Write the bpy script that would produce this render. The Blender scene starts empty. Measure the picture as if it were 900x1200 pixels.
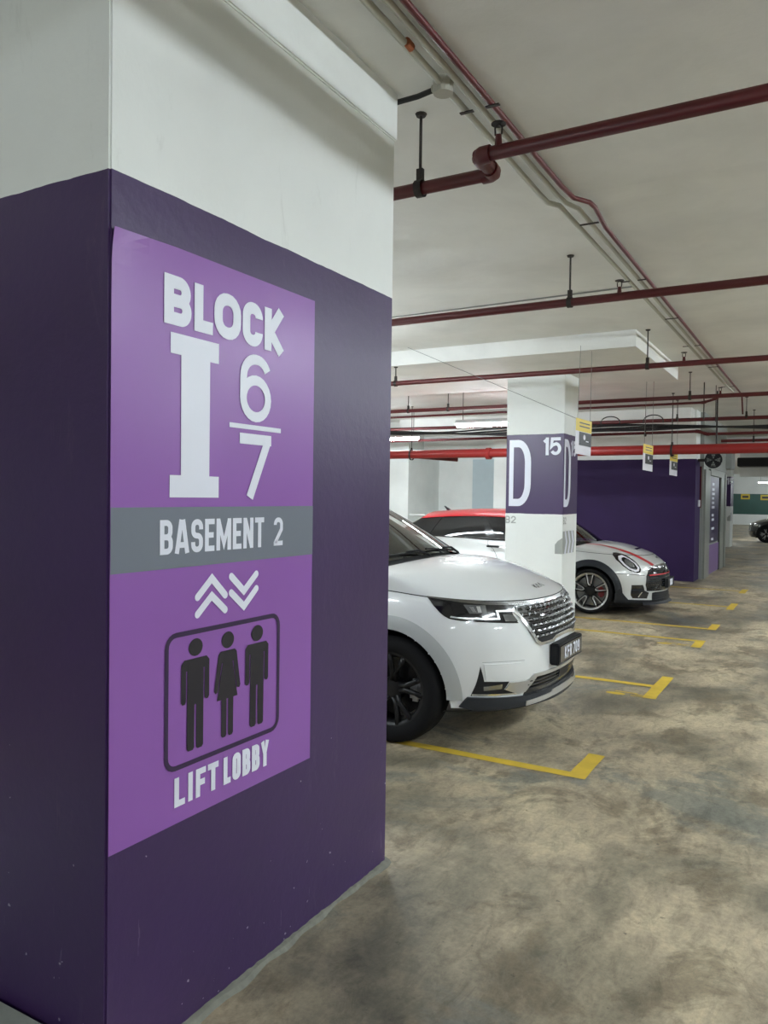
import bpy, bmesh, math, random
from math import pi, sin, cos, atan2, hypot, radians
from mathutils import Vector, Matrix
random.seed(7)
COL = bpy.context.scene.collection
SC = bpy.context.scene

# ------------------------------------------------------------------ camera
F, YAW, PIT, ROL, H = 910.26, .520688, .0208206, -.0131447, 1.66
def cam_axes():
    f = Vector((-sin(YAW), cos(YAW), 0)); r = Vector((cos(YAW), sin(YAW), 0)); d = Vector((0, 0, -1))
    f, d = f*cos(PIT)+d*sin(PIT), d*cos(PIT)-f*sin(PIT)
    r, d = r*cos(ROL)+d*sin(ROL), d*cos(ROL)-r*sin(ROL)
    return r, d, f
R_, D_, F_ = cam_axes()
CAMP = Vector((0, 0, H))
cd = bpy.data.cameras.new('camera'); cam = bpy.data.objects.new('camera', cd); COL.objects.link(cam)
U_ = -D_; B_ = -F_
cam.matrix_world = Matrix(((R_.x, U_.x, B_.x, 0), (R_.y, U_.y, B_.y, 0), (R_.z, U_.z, B_.z, H), (0, 0, 0, 1)))
cd.sensor_fit = 'VERTICAL'; cd.sensor_height = 36.0; cd.lens = 36.0*F/1200.0
cd.clip_start = .05; cd.clip_end = 300
SC.camera = cam
def at(u, v, ax, val):                       # pixel ray met with the plane axis = val
    d = R_*((u-450)/F)+D_*((v-600)/F)+F_
    t = (val-CAMP[ax])/d[ax]
    return CAMP+d*t

# ------------------------------------------------------------------ world, exposure
w = bpy.data.worlds.new('world'); SC.world = w; w.use_nodes = True
w.node_tree.nodes['Background'].inputs[0].default_value = (.62, .66, .68, 1)
w.node_tree.nodes['Background'].inputs[1].default_value = .05
SC.view_settings.view_transform = 'Standard'; SC.view_settings.look = 'None'
SC.view_settings.gamma = 1; SC.view_settings.use_curve_mapping = False
SC.view_settings.exposure = 0.68
LAMP = 74.0                                  # radiance of a tube lamp's diffuser

# ------------------------------------------------------------------ materials
def nmat(name):
    m = bpy.data.materials.new(name); m.use_nodes = True
    nt = m.node_tree; return m, nt, nt.nodes, nt.links, nt.nodes['Principled BSDF']
def rgb(c): return (c[0], c[1], c[2], 1)
def s2l(*c): return tuple((x/255/12.92 if x/255 <= .04045 else ((x/255+.055)/1.055)**2.4) for x in c)
def mat(name, col, rough=.5, metal=0, var=.06, scale=6, bump=0, coat=0, spec=.5, emit=0):
    m, nt, N, L, P = nmat(name)
    tc = N.new('ShaderNodeTexCoord'); no = N.new('ShaderNodeTexNoise'); no.inputs['Scale'].default_value = scale
    no.inputs['Detail'].default_value = 5
    L.new(tc.outputs['Object'], no.inputs['Vector'])
    mx = N.new('ShaderNodeMix'); mx.data_type = 'RGBA'
    mx.inputs[6].default_value = rgb([c*(1-var) for c in col]); mx.inputs[7].default_value = rgb([min(1, c*(1+var)) for c in col])
    L.new(no.outputs['Fac'], mx.inputs[0]); L.new(mx.outputs[2], P.inputs['Base Color'])
    P.inputs['Roughness'].default_value = rough; P.inputs['Metallic'].default_value = metal
    P.inputs['Specular IOR Level'].default_value = spec
    if coat: P.inputs['Coat Weight'].default_value = coat; P.inputs['Coat Roughness'].default_value = .03
    if bump:
        b = N.new('ShaderNodeBump'); b.inputs['Strength'].default_value = bump; b.inputs['Distance'].default_value = .02
        L.new(no.outputs['Fac'], b.inputs['Height']); L.new(b.outputs[0], P.inputs['Normal'])
    if emit:
        P.inputs['Emission Color'].default_value = (.86, .95, 1, 1); P.inputs['Emission Strength'].default_value = emit
    return m
def ramp(N, stops):
    r = N.new('ShaderNodeValToRGB'); e = r.color_ramp.elements
    e[0].position, e[0].color = stops[0][0], rgb(stops[0][1]); e[1].position, e[1].color = stops[-1][0], rgb(stops[-1][1])
    for p, c in stops[1:-1]:
        k = e.new(p); k.color = rgb(c)
    return r
def noise(N, L, vec, scale, detail=6, rough=.6, dist=0):
    n = N.new('ShaderNodeTexNoise'); n.inputs['Scale'].default_value = scale; n.inputs['Detail'].default_value = detail
    n.inputs['Roughness'].default_value = rough; n.inputs['Distortion'].default_value = dist
    L.new(vec, n.inputs['Vector']); return n
def mixc(N, L, fac, a, b, mode='MIX'):
    m = N.new('ShaderNodeMix'); m.data_type = 'RGBA'; m.blend_type = mode
    for i, x in ((0, fac), (6, a), (7, b)):
        if isinstance(x, (int, float)): m.inputs[i].default_value = x
        elif isinstance(x, tuple): m.inputs[i].default_value = rgb(x)
        else: L.new(x, m.inputs[i])
    return m.outputs[2]
def mathn(N, L, op, a, b=None, c=None):
    m = N.new('ShaderNodeMath'); m.operation = op; m.use_clamp = False
    for i, x in enumerate((a, b, c)):
        if x is None: continue
        if isinstance(x, (int, float)): m.inputs[i].default_value = x
        else: L.new(x, m.inputs[i])
    return m.outputs[0]

def floor_material():
    m, nt, N, L, P = nmat('stained_concrete')
    tc = N.new('ShaderNodeTexCoord'); v = tc.outputs['Object']
    mp = N.new('ShaderNodeMapping'); L.new(v, mp.inputs['Vector']); mp.inputs['Scale'].default_value = (1, .75, 1); mv = mp.outputs[0]
    n1 = noise(N, L, mv, .85, 9, .62, .35)
    r1 = ramp(N, [(.36, s2l(92, 88, 76)), (.45, s2l(136, 127, 108)), (.53, s2l(170, 156, 132)), (.66, s2l(200, 186, 155))]); L.new(n1.outputs['Fac'], r1.inputs[0])
    n2 = noise(N, L, mv, 1.9, 9, .7, .5)                       # warm brown stains
    f2 = ramp(N, [(.52, (0, 0, 0)), (.59, (1, 1, 1))]); L.new(n2.outputs['Fac'], f2.inputs[0])
    c = mixc(N, L, mathn(N, L, 'MULTIPLY', f2.outputs[0], .7), r1.outputs[0], s2l(112, 100, 80))
    mp3 = N.new('ShaderNodeMapping'); L.new(v, mp3.inputs['Vector']); mp3.inputs['Location'].default_value = (7, 3, 0)
    n3 = noise(N, L, mp3.outputs[0], .75, 8, .66, .8)          # cool damp-looking patches
    f3 = ramp(N, [(.54, (0, 0, 0)), (.61, (1, 1, 1))]); L.new(n3.outputs['Fac'], f3.inputs[0])
    c = mixc(N, L, mathn(N, L, 'MULTIPLY', f3.outputs[0], .7), c, s2l(108, 112, 106))
    n4 = noise(N, L, v, 38, 4, .7)                             # speckle
    f4 = ramp(N, [(.3, (.80, .80, .80)), (.62, (1.07, 1.07, 1.07))]); L.new(n4.outputs['Fac'], f4.inputs[0])
    c = mixc(N, L, 1.0, c, f4.outputs[0], 'MULTIPLY')
    n5 = noise(N, L, v, 9, 8, .75, .3)
    f5 = ramp(N, [(.66, (0, 0, 0)), (.72, (1, 1, 1))]); L.new(n5.outputs['Fac'], f5.inputs[0])
    c = mixc(N, L, mathn(N, L, 'MULTIPLY', f5.outputs[0], .5), c, s2l(62, 60, 52))
    n7 = noise(N, L, v, 21, 3, .6)                             # dark grit and pits
    f7 = ramp(N, [(.69, (0, 0, 0)), (.73, (1, 1, 1))]); L.new(n7.outputs['Fac'], f7.inputs[0])
    c = mixc(N, L, mathn(N, L, 'MULTIPLY', f7.outputs[0], .6), c, s2l(58, 55, 46))
    mp6 = N.new('ShaderNodeMapping'); L.new(v, mp6.inputs['Vector']); mp6.inputs['Scale'].default_value = (2.2, 1, 1); mp6.inputs['Rotation'].default_value = (0, 0, .5)
    n6 = noise(N, L, mp6.outputs[0], 5.5, 9, .8, .6)           # fine scuffing
    f6 = ramp(N, [(.36, (.66, .66, .65)), (.5, (1, 1, 1)), (.64, (1.2, 1.19, 1.16))]); L.new(n6.outputs['Fac'], f6.inputs[0])
    c = mixc(N, L, 1.0, c, f6.outputs[0], 'MULTIPLY')
    L.new(c, P.inputs['Base Color'])
    rr = ramp(N, [(.35, (.32, .32, .32)), (.7, (.6, .6, .6))]); L.new(n1.outputs['Fac'], rr.inputs[0]); L.new(rr.outputs[0], P.inputs['Roughness'])
    b = N.new('ShaderNodeBump'); b.inputs['Strength'].default_value = .18; b.inputs['Distance'].default_value = .01
    L.new(n5.outputs['Fac'], b.inputs['Height']); L.new(b.outputs[0], P.inputs['Normal'])
    return m

def plaster(name, col, grime=.5):
    m, nt, N, L, P = nmat(name)
    tc = N.new('ShaderNodeTexCoord'); v = tc.outputs['Object']
    n1 = noise(N, L, v, 1.3, 7, .6, .3); n2 = noise(N, L, v, 26, 4, .65)
    r = ramp(N, [(.3, tuple(x*(1-.16*grime) for x in col)), (.65, col)]); L.new(n1.outputs['Fac'], r.inputs[0])
    n3 = noise(N, L, v, 4.5, 8, .8, .6); f = ramp(N, [(.66, (0, 0, 0)), (.76, (1, 1, 1))]); L.new(n3.outputs['Fac'], f.inputs[0])
    c = mixc(N, L, mathn(N, L, 'MULTIPLY', f.outputs[0], .35*grime), r.outputs[0], s2l(118, 116, 106))
    L.new(c, P.inputs['Base Color']); P.inputs['Roughness'].default_value = .7
    b = N.new('ShaderNodeBump'); b.inputs['Strength'].default_value = .22; b.inputs['Distance'].default_value = .006
    L.new(n2.outputs['Fac'], b.inputs['Height']); L.new(b.outputs[0], P.inputs['Normal'])
    return m

def banded(name, z0, z1, cpaint, cwall, scuff=1.0, rough=.36, spec=.5):
    """wall paint: a painted band between heights z0 and z1 on plaster, with scuffs"""
    m, nt, N, L, P = nmat(name)
    tc = N.new('ShaderNodeTexCoord'); v = tc.outputs['Object']
    sx = N.new('ShaderNodeSeparateXYZ'); L.new(v, sx.inputs[0])
    ne = noise(N, L, v, 5, 3, .5)
    z = mathn(N, L, 'ADD', sx.outputs[2], mathn(N, L, 'MULTIPLY', mathn(N, L, 'SUBTRACT', ne.outputs['Fac'], .5), .016))
    inb = mathn(N, L, 'MULTIPLY', mathn(N, L, 'GREATER_THAN', z, z0), mathn(N, L, 'LESS_THAN', z, z1))
    n1 = noise(N, L, v, 1.1, 6, .6, .2)
    rp = ramp(N, [(.3, tuple(x*.86 for x in cpaint)), (.7, tuple(x*1.12 for x in cpaint))]); L.new(n1.outputs['Fac'], rp.inputs[0])
    rw = ramp(N, [(.3, tuple(x*.92 for x in cwall)), (.65, cwall)]); L.new(n1.outputs['Fac'], rw.inputs[0])
    # small pale chips, denser low down where bumpers and trolleys reach
    n2 = noise(N, L, v, 34, 2, .5); n2b = noise(N, L, v, 3.1, 3, .6)
    th = mathn(N, L, 'ADD', .70, mathn(N, L, 'MULTIPLY', sx.outputs[2], .10))
    chip = mathn(N, L, 'MULTIPLY', mathn(N, L, 'GREATER_THAN', n2.outputs['Fac'], th), mathn(N, L, 'GREATER_THAN', n2b.outputs['Fac'], .45))
    mp = N.new('ShaderNodeMapping'); mp.inputs['Scale'].default_value = (4, 4, .7); L.new(v, mp.inputs['Vector'])
    n3 = noise(N, L, mp.outputs[0], 3, 8, .75, .8)
    dirt = ramp(N, [(.6, (0, 0, 0)), (.78, (1, 1, 1))]); L.new(n3.outputs['Fac'], dirt.inputs[0])
    cp = mixc(N, L, mathn(N, L, 'MULTIPLY', dirt.outputs[0], .35*scuff), rp.outputs[0], s2l(112, 100, 120))
    cp = mixc(N, L, mathn(N, L, 'MULTIPLY', chip, .6*scuff), cp, s2l(196, 190, 200))
    mps = N.new('ShaderNodeMapping'); mps.inputs['Scale'].default_value = (26, 26, 2.2); mps.inputs['Rotation'].default_value = (.12, .1, 0); L.new(v, mps.inputs['Vector'])
    ns = noise(N, L, mps.outputs[0], 2.0, 4, .6)                 # thin upright scratches low on the wall
    scr = mathn(N, L, 'MULTIPLY', mathn(N, L, 'GREATER_THAN', ns.outputs['Fac'], mathn(N, L, 'ADD', .69, mathn(N, L, 'MULTIPLY', sx.outputs[2], .10))), n2b.outputs['Fac'])
    cp = mixc(N, L, mathn(N, L, 'MULTIPLY', scr, .42*scuff), cp, s2l(150, 138, 164))
    cw = mixc(N, L, mathn(N, L, 'MULTIPLY', dirt.outputs[0], .22*scuff), rw.outputs[0], s2l(130, 128, 120))
    P.inputs['Specular IOR Level'].default_value = spec
    L.new(mixc(N, L, inb, cw, cp), P.inputs['Base Color'])
    L.new(mathn(N, L, 'ADD', mathn(N, L, 'MULTIPLY', inb, rough-.7), .7), P.inputs['Roughness'])
    n4 = noise(N, L, v, 24, 4, .6)
    b = N.new('ShaderNodeBump'); b.inputs['Strength'].default_value = .2; b.inputs['Distance'].default_value = .006
    L.new(n4.outputs['Fac'], b.inputs['Height']); L.new(b.outputs[0], P.inputs['Normal'])
    return m

WHITE = (.84, .86, .84); PURP = s2l(60, 38, 84)
M = dict(
    floor=floor_material(), ceil=plaster('painted_concrete_ceiling', (.83, .83, .80), .9), wall=plaster('white_plaster', WHITE, .7),
    pillar=banded('two_tone_pillar_paint', -1, 2.54, PURP, (.83, .85, .83)),
    pillar2=banded('pillar_paint_with_band', 1.447, 2.502, PURP, (.83, .85, .83), .25),
    lobby=banded('lobby_wall_paint', -1, 2.49, s2l(48, 30, 72), WHITE, .2, .6, .2),
    green=banded('green_band_wall_paint', .72, 2.12, s2l(32, 82, 72), WHITE, .2),
    kerb=mat('kerb_concrete', s2l(140, 144, 138), .8, var=.25, scale=14, bump=.4),
    mortar=mat('mortar', s2l(122, 122, 112), .85, var=.35, scale=22, bump=.5),
    yellow=mat('worn_yellow_paint', s2l(206, 174, 58), .55, var=.22, scale=9),
    sign=mat('sign_purple_vinyl', s2l(140, 88, 168), .3, var=.07, scale=2.2, bump=.05), signgrey=mat('sign_grey_vinyl', s2l(112, 118, 130), .3, var=.05),
    print=mat('white_print', s2l(226, 228, 240), .35, var=.03), blackprint=mat('black_print', s2l(28, 24, 34), .4), darkprint=mat('dark_purple_print', s2l(48, 28, 66), .35),
    greyprint=mat('grey_print', s2l(165, 168, 165), .5),
    red=mat('red_pipe_paint', s2l(88, 24, 28), .38, var=.12, scale=10), redbright=mat('bright_red_pipe_paint', s2l(142, 36, 34), .35, var=.1, scale=7),
    conduit=mat('white_painted_conduit', s2l(176, 174, 162), .5, var=.08), rust=mat('rusty_coupling', s2l(150, 84, 48), .7, var=.4, scale=40),
    iron=mat('dark_iron', s2l(52, 46, 44), .55, .3, var=.2), cable=mat('black_cable', s2l(24, 24, 26), .5), wire=mat('thin_wire', s2l(120, 120, 118), .5),
    housing=mat('lamp_housing', s2l(196, 200, 200), .4), diffuser=mat('lamp_diffuser', (.9, .9, .9), .4, emit=LAMP),
    steel=mat('brushed_steel', s2l(150, 154, 148), .38, .6, var=.12, scale=18), greypanel=mat('grey_panel', s2l(150, 154, 150), .5),
    signyellow=mat('sign_yellow', s2l(214, 186, 44), .4), signblack=mat('sign_black', s2l(40, 40, 44), .4), signwhite=mat('sign_white', s2l(216, 214, 222), .4),
    vanwhite=mat('pearl_white_car_paint', (.80, .82, .825), .28, var=.01, coat=.9), archgrey=mat('satin_white_cladding', (.42, .44, .44), .45, var=.02),
    silver=mat('silver_car_paint', (.60, .61, .60), .3, .15, var=.02, coat=.9), carred=mat('red_car_paint', s2l(188, 30, 42), .3, coat=.9, var=.03),
    carblack=mat('black_car_paint', (.008, .008, .010), .2, coat=.9), plastic=mat('black_plastic', (.014, .015, .019), .45, spec=.3), gloss=mat('gloss_black', (.008, .008, .010), .12, coat=.5),
    greyplastic=mat('dark_grey_plastic', (.022, .025, .031), .42, spec=.3),
    chrome=mat('satin_chrome', (.74, .75, .75), .16, 1, var=.02), darkchrome=mat('dark_chrome', (.26, .26, .26), .27, 1), silverplate=mat('silver_skid_trim', (.62, .63, .64), .28, .85),
    tyre=mat('tyre_rubber', (.008, .008, .009), .8, spec=.2), alloy=mat('machined_alloy', (.62, .62, .62), .3, .9), blackalloy=mat('black_alloy', (.010, .010, .011), .35, spec=.3),
    brake=mat('brake_disc', (.22, .22, .22), .4, .8), caliper=mat('caliper_grey', (.42, .43, .45), .4, .5), calred=mat('caliper_red', (.22, .015, .02), .4),
    lens=mat('headlamp_lens', (.20, .21, .22), .08, .5, coat=1), lensbright=mat('headlamp_reflector', (.75, .77, .80), .1, .8, coat=1), interior=mat('car_interior', (.07, .072, .072), .7),
    seat=mat('seat_fabric', (.13, .13, .125), .8), tint=mat('tinted_glass', (.006, .007, .009), .03, coat=.6), gap=mat('shut_line', (.012, .012, .012), .7),
)
def glass_mat():
    m, nt, N, L, P = nmat('windscreen_glass')
    out = N['Material Output']
    tr = N.new('ShaderNodeBsdfTransparent'); tr.inputs[0].default_value = (.66, .72, .70, 1)
    gl = N.new('ShaderNodeBsdfGlossy'); gl.inputs['Roughness'].default_value = .03; gl.inputs[0].default_value = (.95, .97, .96, 1)
    fr = N.new('ShaderNodeFresnel'); fr.inputs[0].default_value = 1.75
    no = noise(N, L, N.new('ShaderNodeTexCoord').outputs['Object'], 3, 2)
    mx = N.new('ShaderNodeMixShader'); L.new(fr.outputs[0], mx.inputs[0]); L.new(tr.outputs[0], mx.inputs[1]); L.new(gl.outputs[0], mx.inputs[2])
    L.new(mx.outputs[0], out.inputs[0]); return m
M['glass'] = glass_mat()

# ------------------------------------------------------------------ helpers
def tag(o, label=None, cat=None, group=None, kind=None):
    if label: o['label'] = label
    if cat: o['category'] = cat
    if group: o['group'] = group
    if kind: o['kind'] = kind
    return o
def link(name, me, m, parent=None):
    o = bpy.data.objects.new(name, me); COL.objects.link(o)
    if m is not None:
        me.materials.clear(); me.materials.append(M[m] if isinstance(m, str) else m)
    if parent is not None: o.parent = parent
    return o
def from_bm(name, bm, m, parent=None, smooth=False, angle=None):
    me = bpy.data.meshes.new(name); bmesh.ops.recalc_face_normals(bm, faces=bm.faces); bm.to_mesh(me); bm.free()
    if smooth:
        for p in me.polygons: p.use_smooth = True
        if angle: me.set_sharp_from_angle(angle=radians(angle))
    return link(name, me, m, parent)
def empty(name, loc, parent=None, rz=0):
    o = bpy.data.objects.new(name, None); COL.objects.link(o); o.location = loc; o.rotation_euler = (0, 0, rz)
    o.empty_display_size = .1
    if parent is not None: o.parent = parent
    return o
def add_box(bm, a, b, bev=0):
    r = bmesh.ops.create_cube(bm, size=1)['verts']
    for v in r: v.co = Vector([a[i]+(b[i]-a[i])*(v.co[i]+.5) for i in range(3)])
    if bev:
        es = {e for v in r for e in v.link_edges}
        bmesh.ops.bevel(bm, geom=list(es), offset=bev, segments=2, affect='EDGES')
    return r
def box(name, a, b, m, parent=None, bev=0):
    bm = bmesh.new(); add_box(bm, a, b, bev); return from_bm(name, bm, m, parent)
def add_tube(bm, pts, r, n=12, caps=True):
    pts = [Vector(p) for p in pts]; rings = []
    for i, p in enumerate(pts):
        if i == 0: t = pts[1]-pts[0]
        elif i == len(pts)-1: t = pts[-1]-pts[-2]
        else: t = (pts[i+1]-p).normalized()+(p-pts[i-1]).normalized()
        t.normalize()
        ref = Vector((0, 0, 1)) if abs(t.z) < .9 else Vector((1, 0, 0))
        a = t.cross(ref).normalized(); b = t.cross(a)
        rr = r[i] if isinstance(r, (list, tuple)) else r
        rings.append([bm.verts.new(p+a*rr*cos(2*pi*k/n)+b*rr*sin(2*pi*k/n)) for k in range(n)])
    for A, B in zip(rings, rings[1:]):
        for k in range(n): bm.faces.new((A[k], A[(k+1) % n], B[(k+1) % n], B[k]))
    if caps:
        bm.faces.new(rings[0][::-1]); bm.faces.new(rings[-1])
def tube(name, pts, r, m, parent=None, n=12):
    bm = bmesh.new(); add_tube(bm, pts, r, n); return from_bm(name, bm, m, parent, True, 40)
def add_lathe(bm, prof, n=40, axis='y', c=(0, 0, 0)):
    rings = []
    for a, r in prof:                        # a along the axis, r radius
        ring = []
        for k in range(n):
            t = 2*pi*k/n
            p = (r*cos(t), a, r*sin(t)) if axis == 'y' else (a, r*cos(t), r*sin(t)) if axis == 'x' else (r*cos(t), r*sin(t), a)
            ring.append(bm.verts.new(Vector(p)+Vector(c)))
        rings.append(ring)
    for A, B in zip(rings, rings[1:]):
        for k in range(n): bm.faces.new((A[k], A[(k+1) % n], B[(k+1) % n], B[k]))
    return rings
def grid(name, fn, us, vs, m, parent=None, smooth=True, keep=None, bm=None):
    own = bm is None
    if own: bm = bmesh.new()
    V = [[bm.verts.new(fn(u, v)) for v in vs] for u in us]
    for i in range(len(us)-1):
        for j in range(len(vs)-1):
            q = (V[i][j], V[i+1][j], V[i+1][j+1], V[i][j+1])
            if keep and not keep(sum((a.co for a in q), Vector())/4): continue
            bm.faces.new(q)
    if own:
        loose = [v for v in bm.verts if not v.link_faces]
        bmesh.ops.delete(bm, geom=loose, context='VERTS')
        return from_bm(name, bm, m, parent, smooth)
def lin(a, b, n): return [a+(b-a)*i/(n-1) for i in range(n)]

# ---- flat print: stroke lettering
def arc(cx, cy, rx, ry, a0, a1, n=8): return [(cx+rx*cos(radians(a0+(a1-a0)*i/n)), cy+ry*sin(radians(a0+(a1-a0)*i/n))) for i in range(n+1)]
def rr(x0, y0, x1, y1, r):
    return arc(x1-r, y1-r, r, r, 90, 0, 5)+arc(x1-r, y0+r, r, r, 0, -90, 5)+arc(x0+r, y0+r, r, r, 270, 180, 5)+arc(x0+r, y1-r, r, r, 180, 90, 5)
def glyph(ch, W, Hh, t):
    h = t/2; x0, x1, y0, y1 = h, W-h, h, Hh-h; xm, ym = W/2, Hh/2; r = min((x1-x0)*.46, (y1-y0)*.46)
    if ch in 'O0': return [(rr(x0, y0, x1, y1, r), True)]
    if ch == 'D': return [([(x0, y0)]+arc(x1-r, y0+r, r, r, -90, 0)+arc(x1-r, y1-r, r, r, 0, 90)+[(x0, y1)], True)]
    if ch == 'C':
        r = min(r, (y1-Hh*.64))
        return [([(x1, Hh*.66)]+arc(x1-r, y1-r, r, r, 0, 90)+arc(x0+r, y1-r, r, r, 90, 180)+arc(x0+r, y0+r, r, r, 180, 270)+arc(x1-r, y0+r, r, r, 270, 360)+[(x1, Hh*.34)], False)]
    if ch == 'B':
        q = min((y1-ym)*.48, r); q2 = min((ym-y0)*.48, r)
        return [([(x0, ym)]+arc(x1-q-.03*W, ym+q, q, q, -90, 0)+arc(x1-q-.03*W, y1-q, q, q, 0, 90)+[(x0, y1)], True),
                ([(x0, y0)]+arc(x1-q2, y0+q2, q2, q2, -90, 0)+arc(x1-q2, ym-q2, q2, q2, 0, 90)+[(x0, ym)], True)]
    if ch == 'L': return [([(x0, Hh), (x0, y0), (W, y0)], False)]
    if ch == 'I': return [([(xm, 0), (xm, Hh)], False)]
    if ch == 'K': return [([(x0, 0), (x0, Hh)], False), ([(x1+.02*W, Hh), (x0+t*.3, ym*.92), (x1+.04*W, 0)], False)]
    if ch == 'A': return [([(h*.9, 0), (xm-h*.35, Hh)], False), ([(W-h*.9, 0), (xm+h*.35, Hh)], False), ([(W*.24, Hh*.25), (W*.76, Hh*.25)], False)]
    if ch == 'S':
        q = min((y1-ym)*.5, r)
        return [([(x1, y1-q*1.5)]+arc(x1-q, y1-q, q, q, 0, 90, 5)+arc(x0+q, y1-q, q, q, 90, 180, 5)+arc(x0+q, ym+q, q, q, 180, 270, 5)+arc(x1-q, ym-q, q, q, 90, 0, 5)+arc(x1-q, y0+q, q, q, 0, -90, 5)+arc(x0+q, y0+q, q, q, 270, 180, 5)+[(x0, y0+q*1.5)], False)]
    if ch == 'E': return [([(W, y1), (x0, y1), (x0, y0), (W, y0)], False), ([(x0, ym), (W*.9, ym)], False)]
    if ch == 'F': return [([(W, y1), (x0, y1), (x0, 0)], False), ([(x0, ym), (W*.9, ym)], False)]
    if ch == 'M': return [([(x0, 0), (x0, Hh)], False), ([(x1, 0), (x1, Hh)], False), ([(x0, Hh-h*.6), (xm, Hh*.22), (x1, Hh-h*.6)], False)]
    if ch == 'N': return [([(x0, 0), (x0, Hh)], False), ([(x1, 0), (x1, Hh)], False), ([(x0, Hh-h*.4), (x1, h*.4)], False)]
    if ch == 'T': return [([(0, y1), (W, y1)], False), ([(xm, 0), (xm, Hh)], False)]
    if ch == 'Y': return [([(x0*.8, Hh), (xm, Hh*.45), (W-x0*.8, Hh)], False), ([(xm, 0), (xm, Hh*.5)], False)]
    if ch == 'R':
        q = min((y1-ym)*.5, r)
        return [([(x0, ym-.02*Hh)]+arc(x1-q, ym-.02*Hh+q, q, q, -90, 0, 5)+arc(x1-q, y1-q, q, q, 0, 90, 5)+[(x0, y1)], True), ([(x0, 0), (x0, Hh)], False), ([(xm, ym), (x1, 0)], False)]
    if ch == '2':
        return [([(x0, y1-r*1.1)]+arc(x0+r, y1-r, r, r, 180, 90)+arc(x1-r, y1-r, r, r, 90, 0)+[(x1, Hh*.58), (x0, y0+h*.2), (x0, y0), (W, y0)], False)]
    if ch == '6': 
        ry = (Hh*.62-h)/2
        return [(arc(xm, y0+ry, (x1-x0)/2, ry, 0, 360, 24)[:-1], True), ([(x0, y0+ry)]+[(x0, Hh*.62)]+arc(x0+r*1.05, y1-r*1.05, r*1.05, r*1.05, 180, 90)[1:]+arc(x1-r, y1-r, r, r, 90, 25)[1:], False)]
    if ch == '9': return [([(W-a, Hh-b) for a, b in p], c) for p, c in glyph('6', W, Hh, t)]
    if ch == '7': return [([(0, y1), (W, y1)], False), ([(W-h*.95, Hh-h*.9), (W*.32, 0)], False)]
    if ch == '1': return [([(W*.62, 0), (W*.62, Hh)], False), ([(W*.62, Hh-h), (W*.12, Hh*.74)], False)]
    if ch == '5':
        ry = Hh*.32-h*.5
        return [([(W*.95, y1), (x0+.06*W, y1), (x0, Hh*.5), (x0+.12*W, Hh*.58)]+arc(xm, y0+ry, (x1-x0)/2, ry, 80, -150, 14), False)]
    return []
def add_ribbon(bm, pts, t, closed, P, roundcap=False):
    n = len(pts); q = []
    clean = [pts[0]]
    for p in pts[1:]:
        if hypot(p[0]-clean[-1][0], p[1]-clean[-1][1]) > 1e-5: clean.append(p)
    if closed and hypot(clean[0][0]-clean[-1][0], clean[0][1]-clean[-1][1]) < 1e-5: clean.pop()
    pts = clean; n = len(pts); L, Rr = [], []
    for i in range(n):
        a = pts[i-1] if (i > 0 or closed) else None; b = pts[(i+1) % n] if (i < n-1 or closed) else None; p = pts[i]
        def nd(u, v):
            d = hypot(v[0]-u[0], v[1]-u[1]); return ((v[0]-u[0])/d, (v[1]-u[1])/d)
        if a is None: d = nd(p, b); nx, ny, k = -d[1], d[0], 1
        elif b is None: d = nd(a, p); nx, ny, k = -d[1], d[0], 1
        else:
            d1, d2 = nd(a, p), nd(p, b); nx, ny = -(d1[1]+d2[1]), d1[0]+d2[0]; l = hypot(nx, ny)
            if l < 1e-6: nx, ny, k = -d1[1], d1[0], 1
            else: nx, ny = nx/l, ny/l; k = min(1/max(.3, (nx*-d1[1]+ny*d1[0])), 2.6)
        L.append((p[0]+nx*k*t/2, p[1]+ny*k*t/2)); Rr.append((p[0]-nx*k*t/2, p[1]-ny*k*t/2))
    VL = [bm.verts.new(P(*x)) for x in L]; VR = [bm.verts.new(P(*x)) for x in Rr]
    for i in range(n if closed else n-1):
        j = (i+1) % n; bm.faces.new((VL[i], VL[j], VR[j], VR[i]))
    if roundcap:
        for c in (pts[0], pts[-1]):
            q = pts[1] if c is pts[0] else pts[-2]; a0 = atan2(c[1]-q[1], c[0]-q[0])
            bm.faces.new([bm.verts.new(P(c[0]+t/2*cos(a0-pi/2+pi*k/10), c[1]+t/2*sin(a0-pi/2+pi*k/10))) for k in range(11)])
def add_poly(bm, pts, P): f = bm.faces.new([bm.verts.new(P(*p)) for p in pts]); f.normal_update(); return f
def disc(cx, cy, rx, ry, n=24): return [(cx+rx*cos(2*pi*k/n), cy+ry*sin(2*pi*k/n)) for k in range(n)]
def add_word(bm, s, boxes, z0, z1, t, P):    # boxes: (left, right) of each letter
    e = Vector(P(1, 0))-Vector(P(0, 0)); u = Vector(P(0, 1))-Vector(P(0, 0)); n = e.cross(u).normalized()
    for ch, (a, b) in zip(s, boxes):
        for i, (pts, cl) in enumerate(glyph(ch, b-a, z1-z0, t)):
            add_ribbon(bm, [(a+x, z0+y) for x, y in pts], t, cl, lambda p, q: Vector(P(p, q))+n*(.0004*i))
def spread(s, a, b, gap, wide={}):
    ws = [wide.get(c, 1.0) for c in s]; tot = b-a-gap*(len(s)-1); u = tot/sum(ws); out = []; x = a
    for k in ws: out.append((x, x+u*k)); x += u*k+gap
    return out

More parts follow.
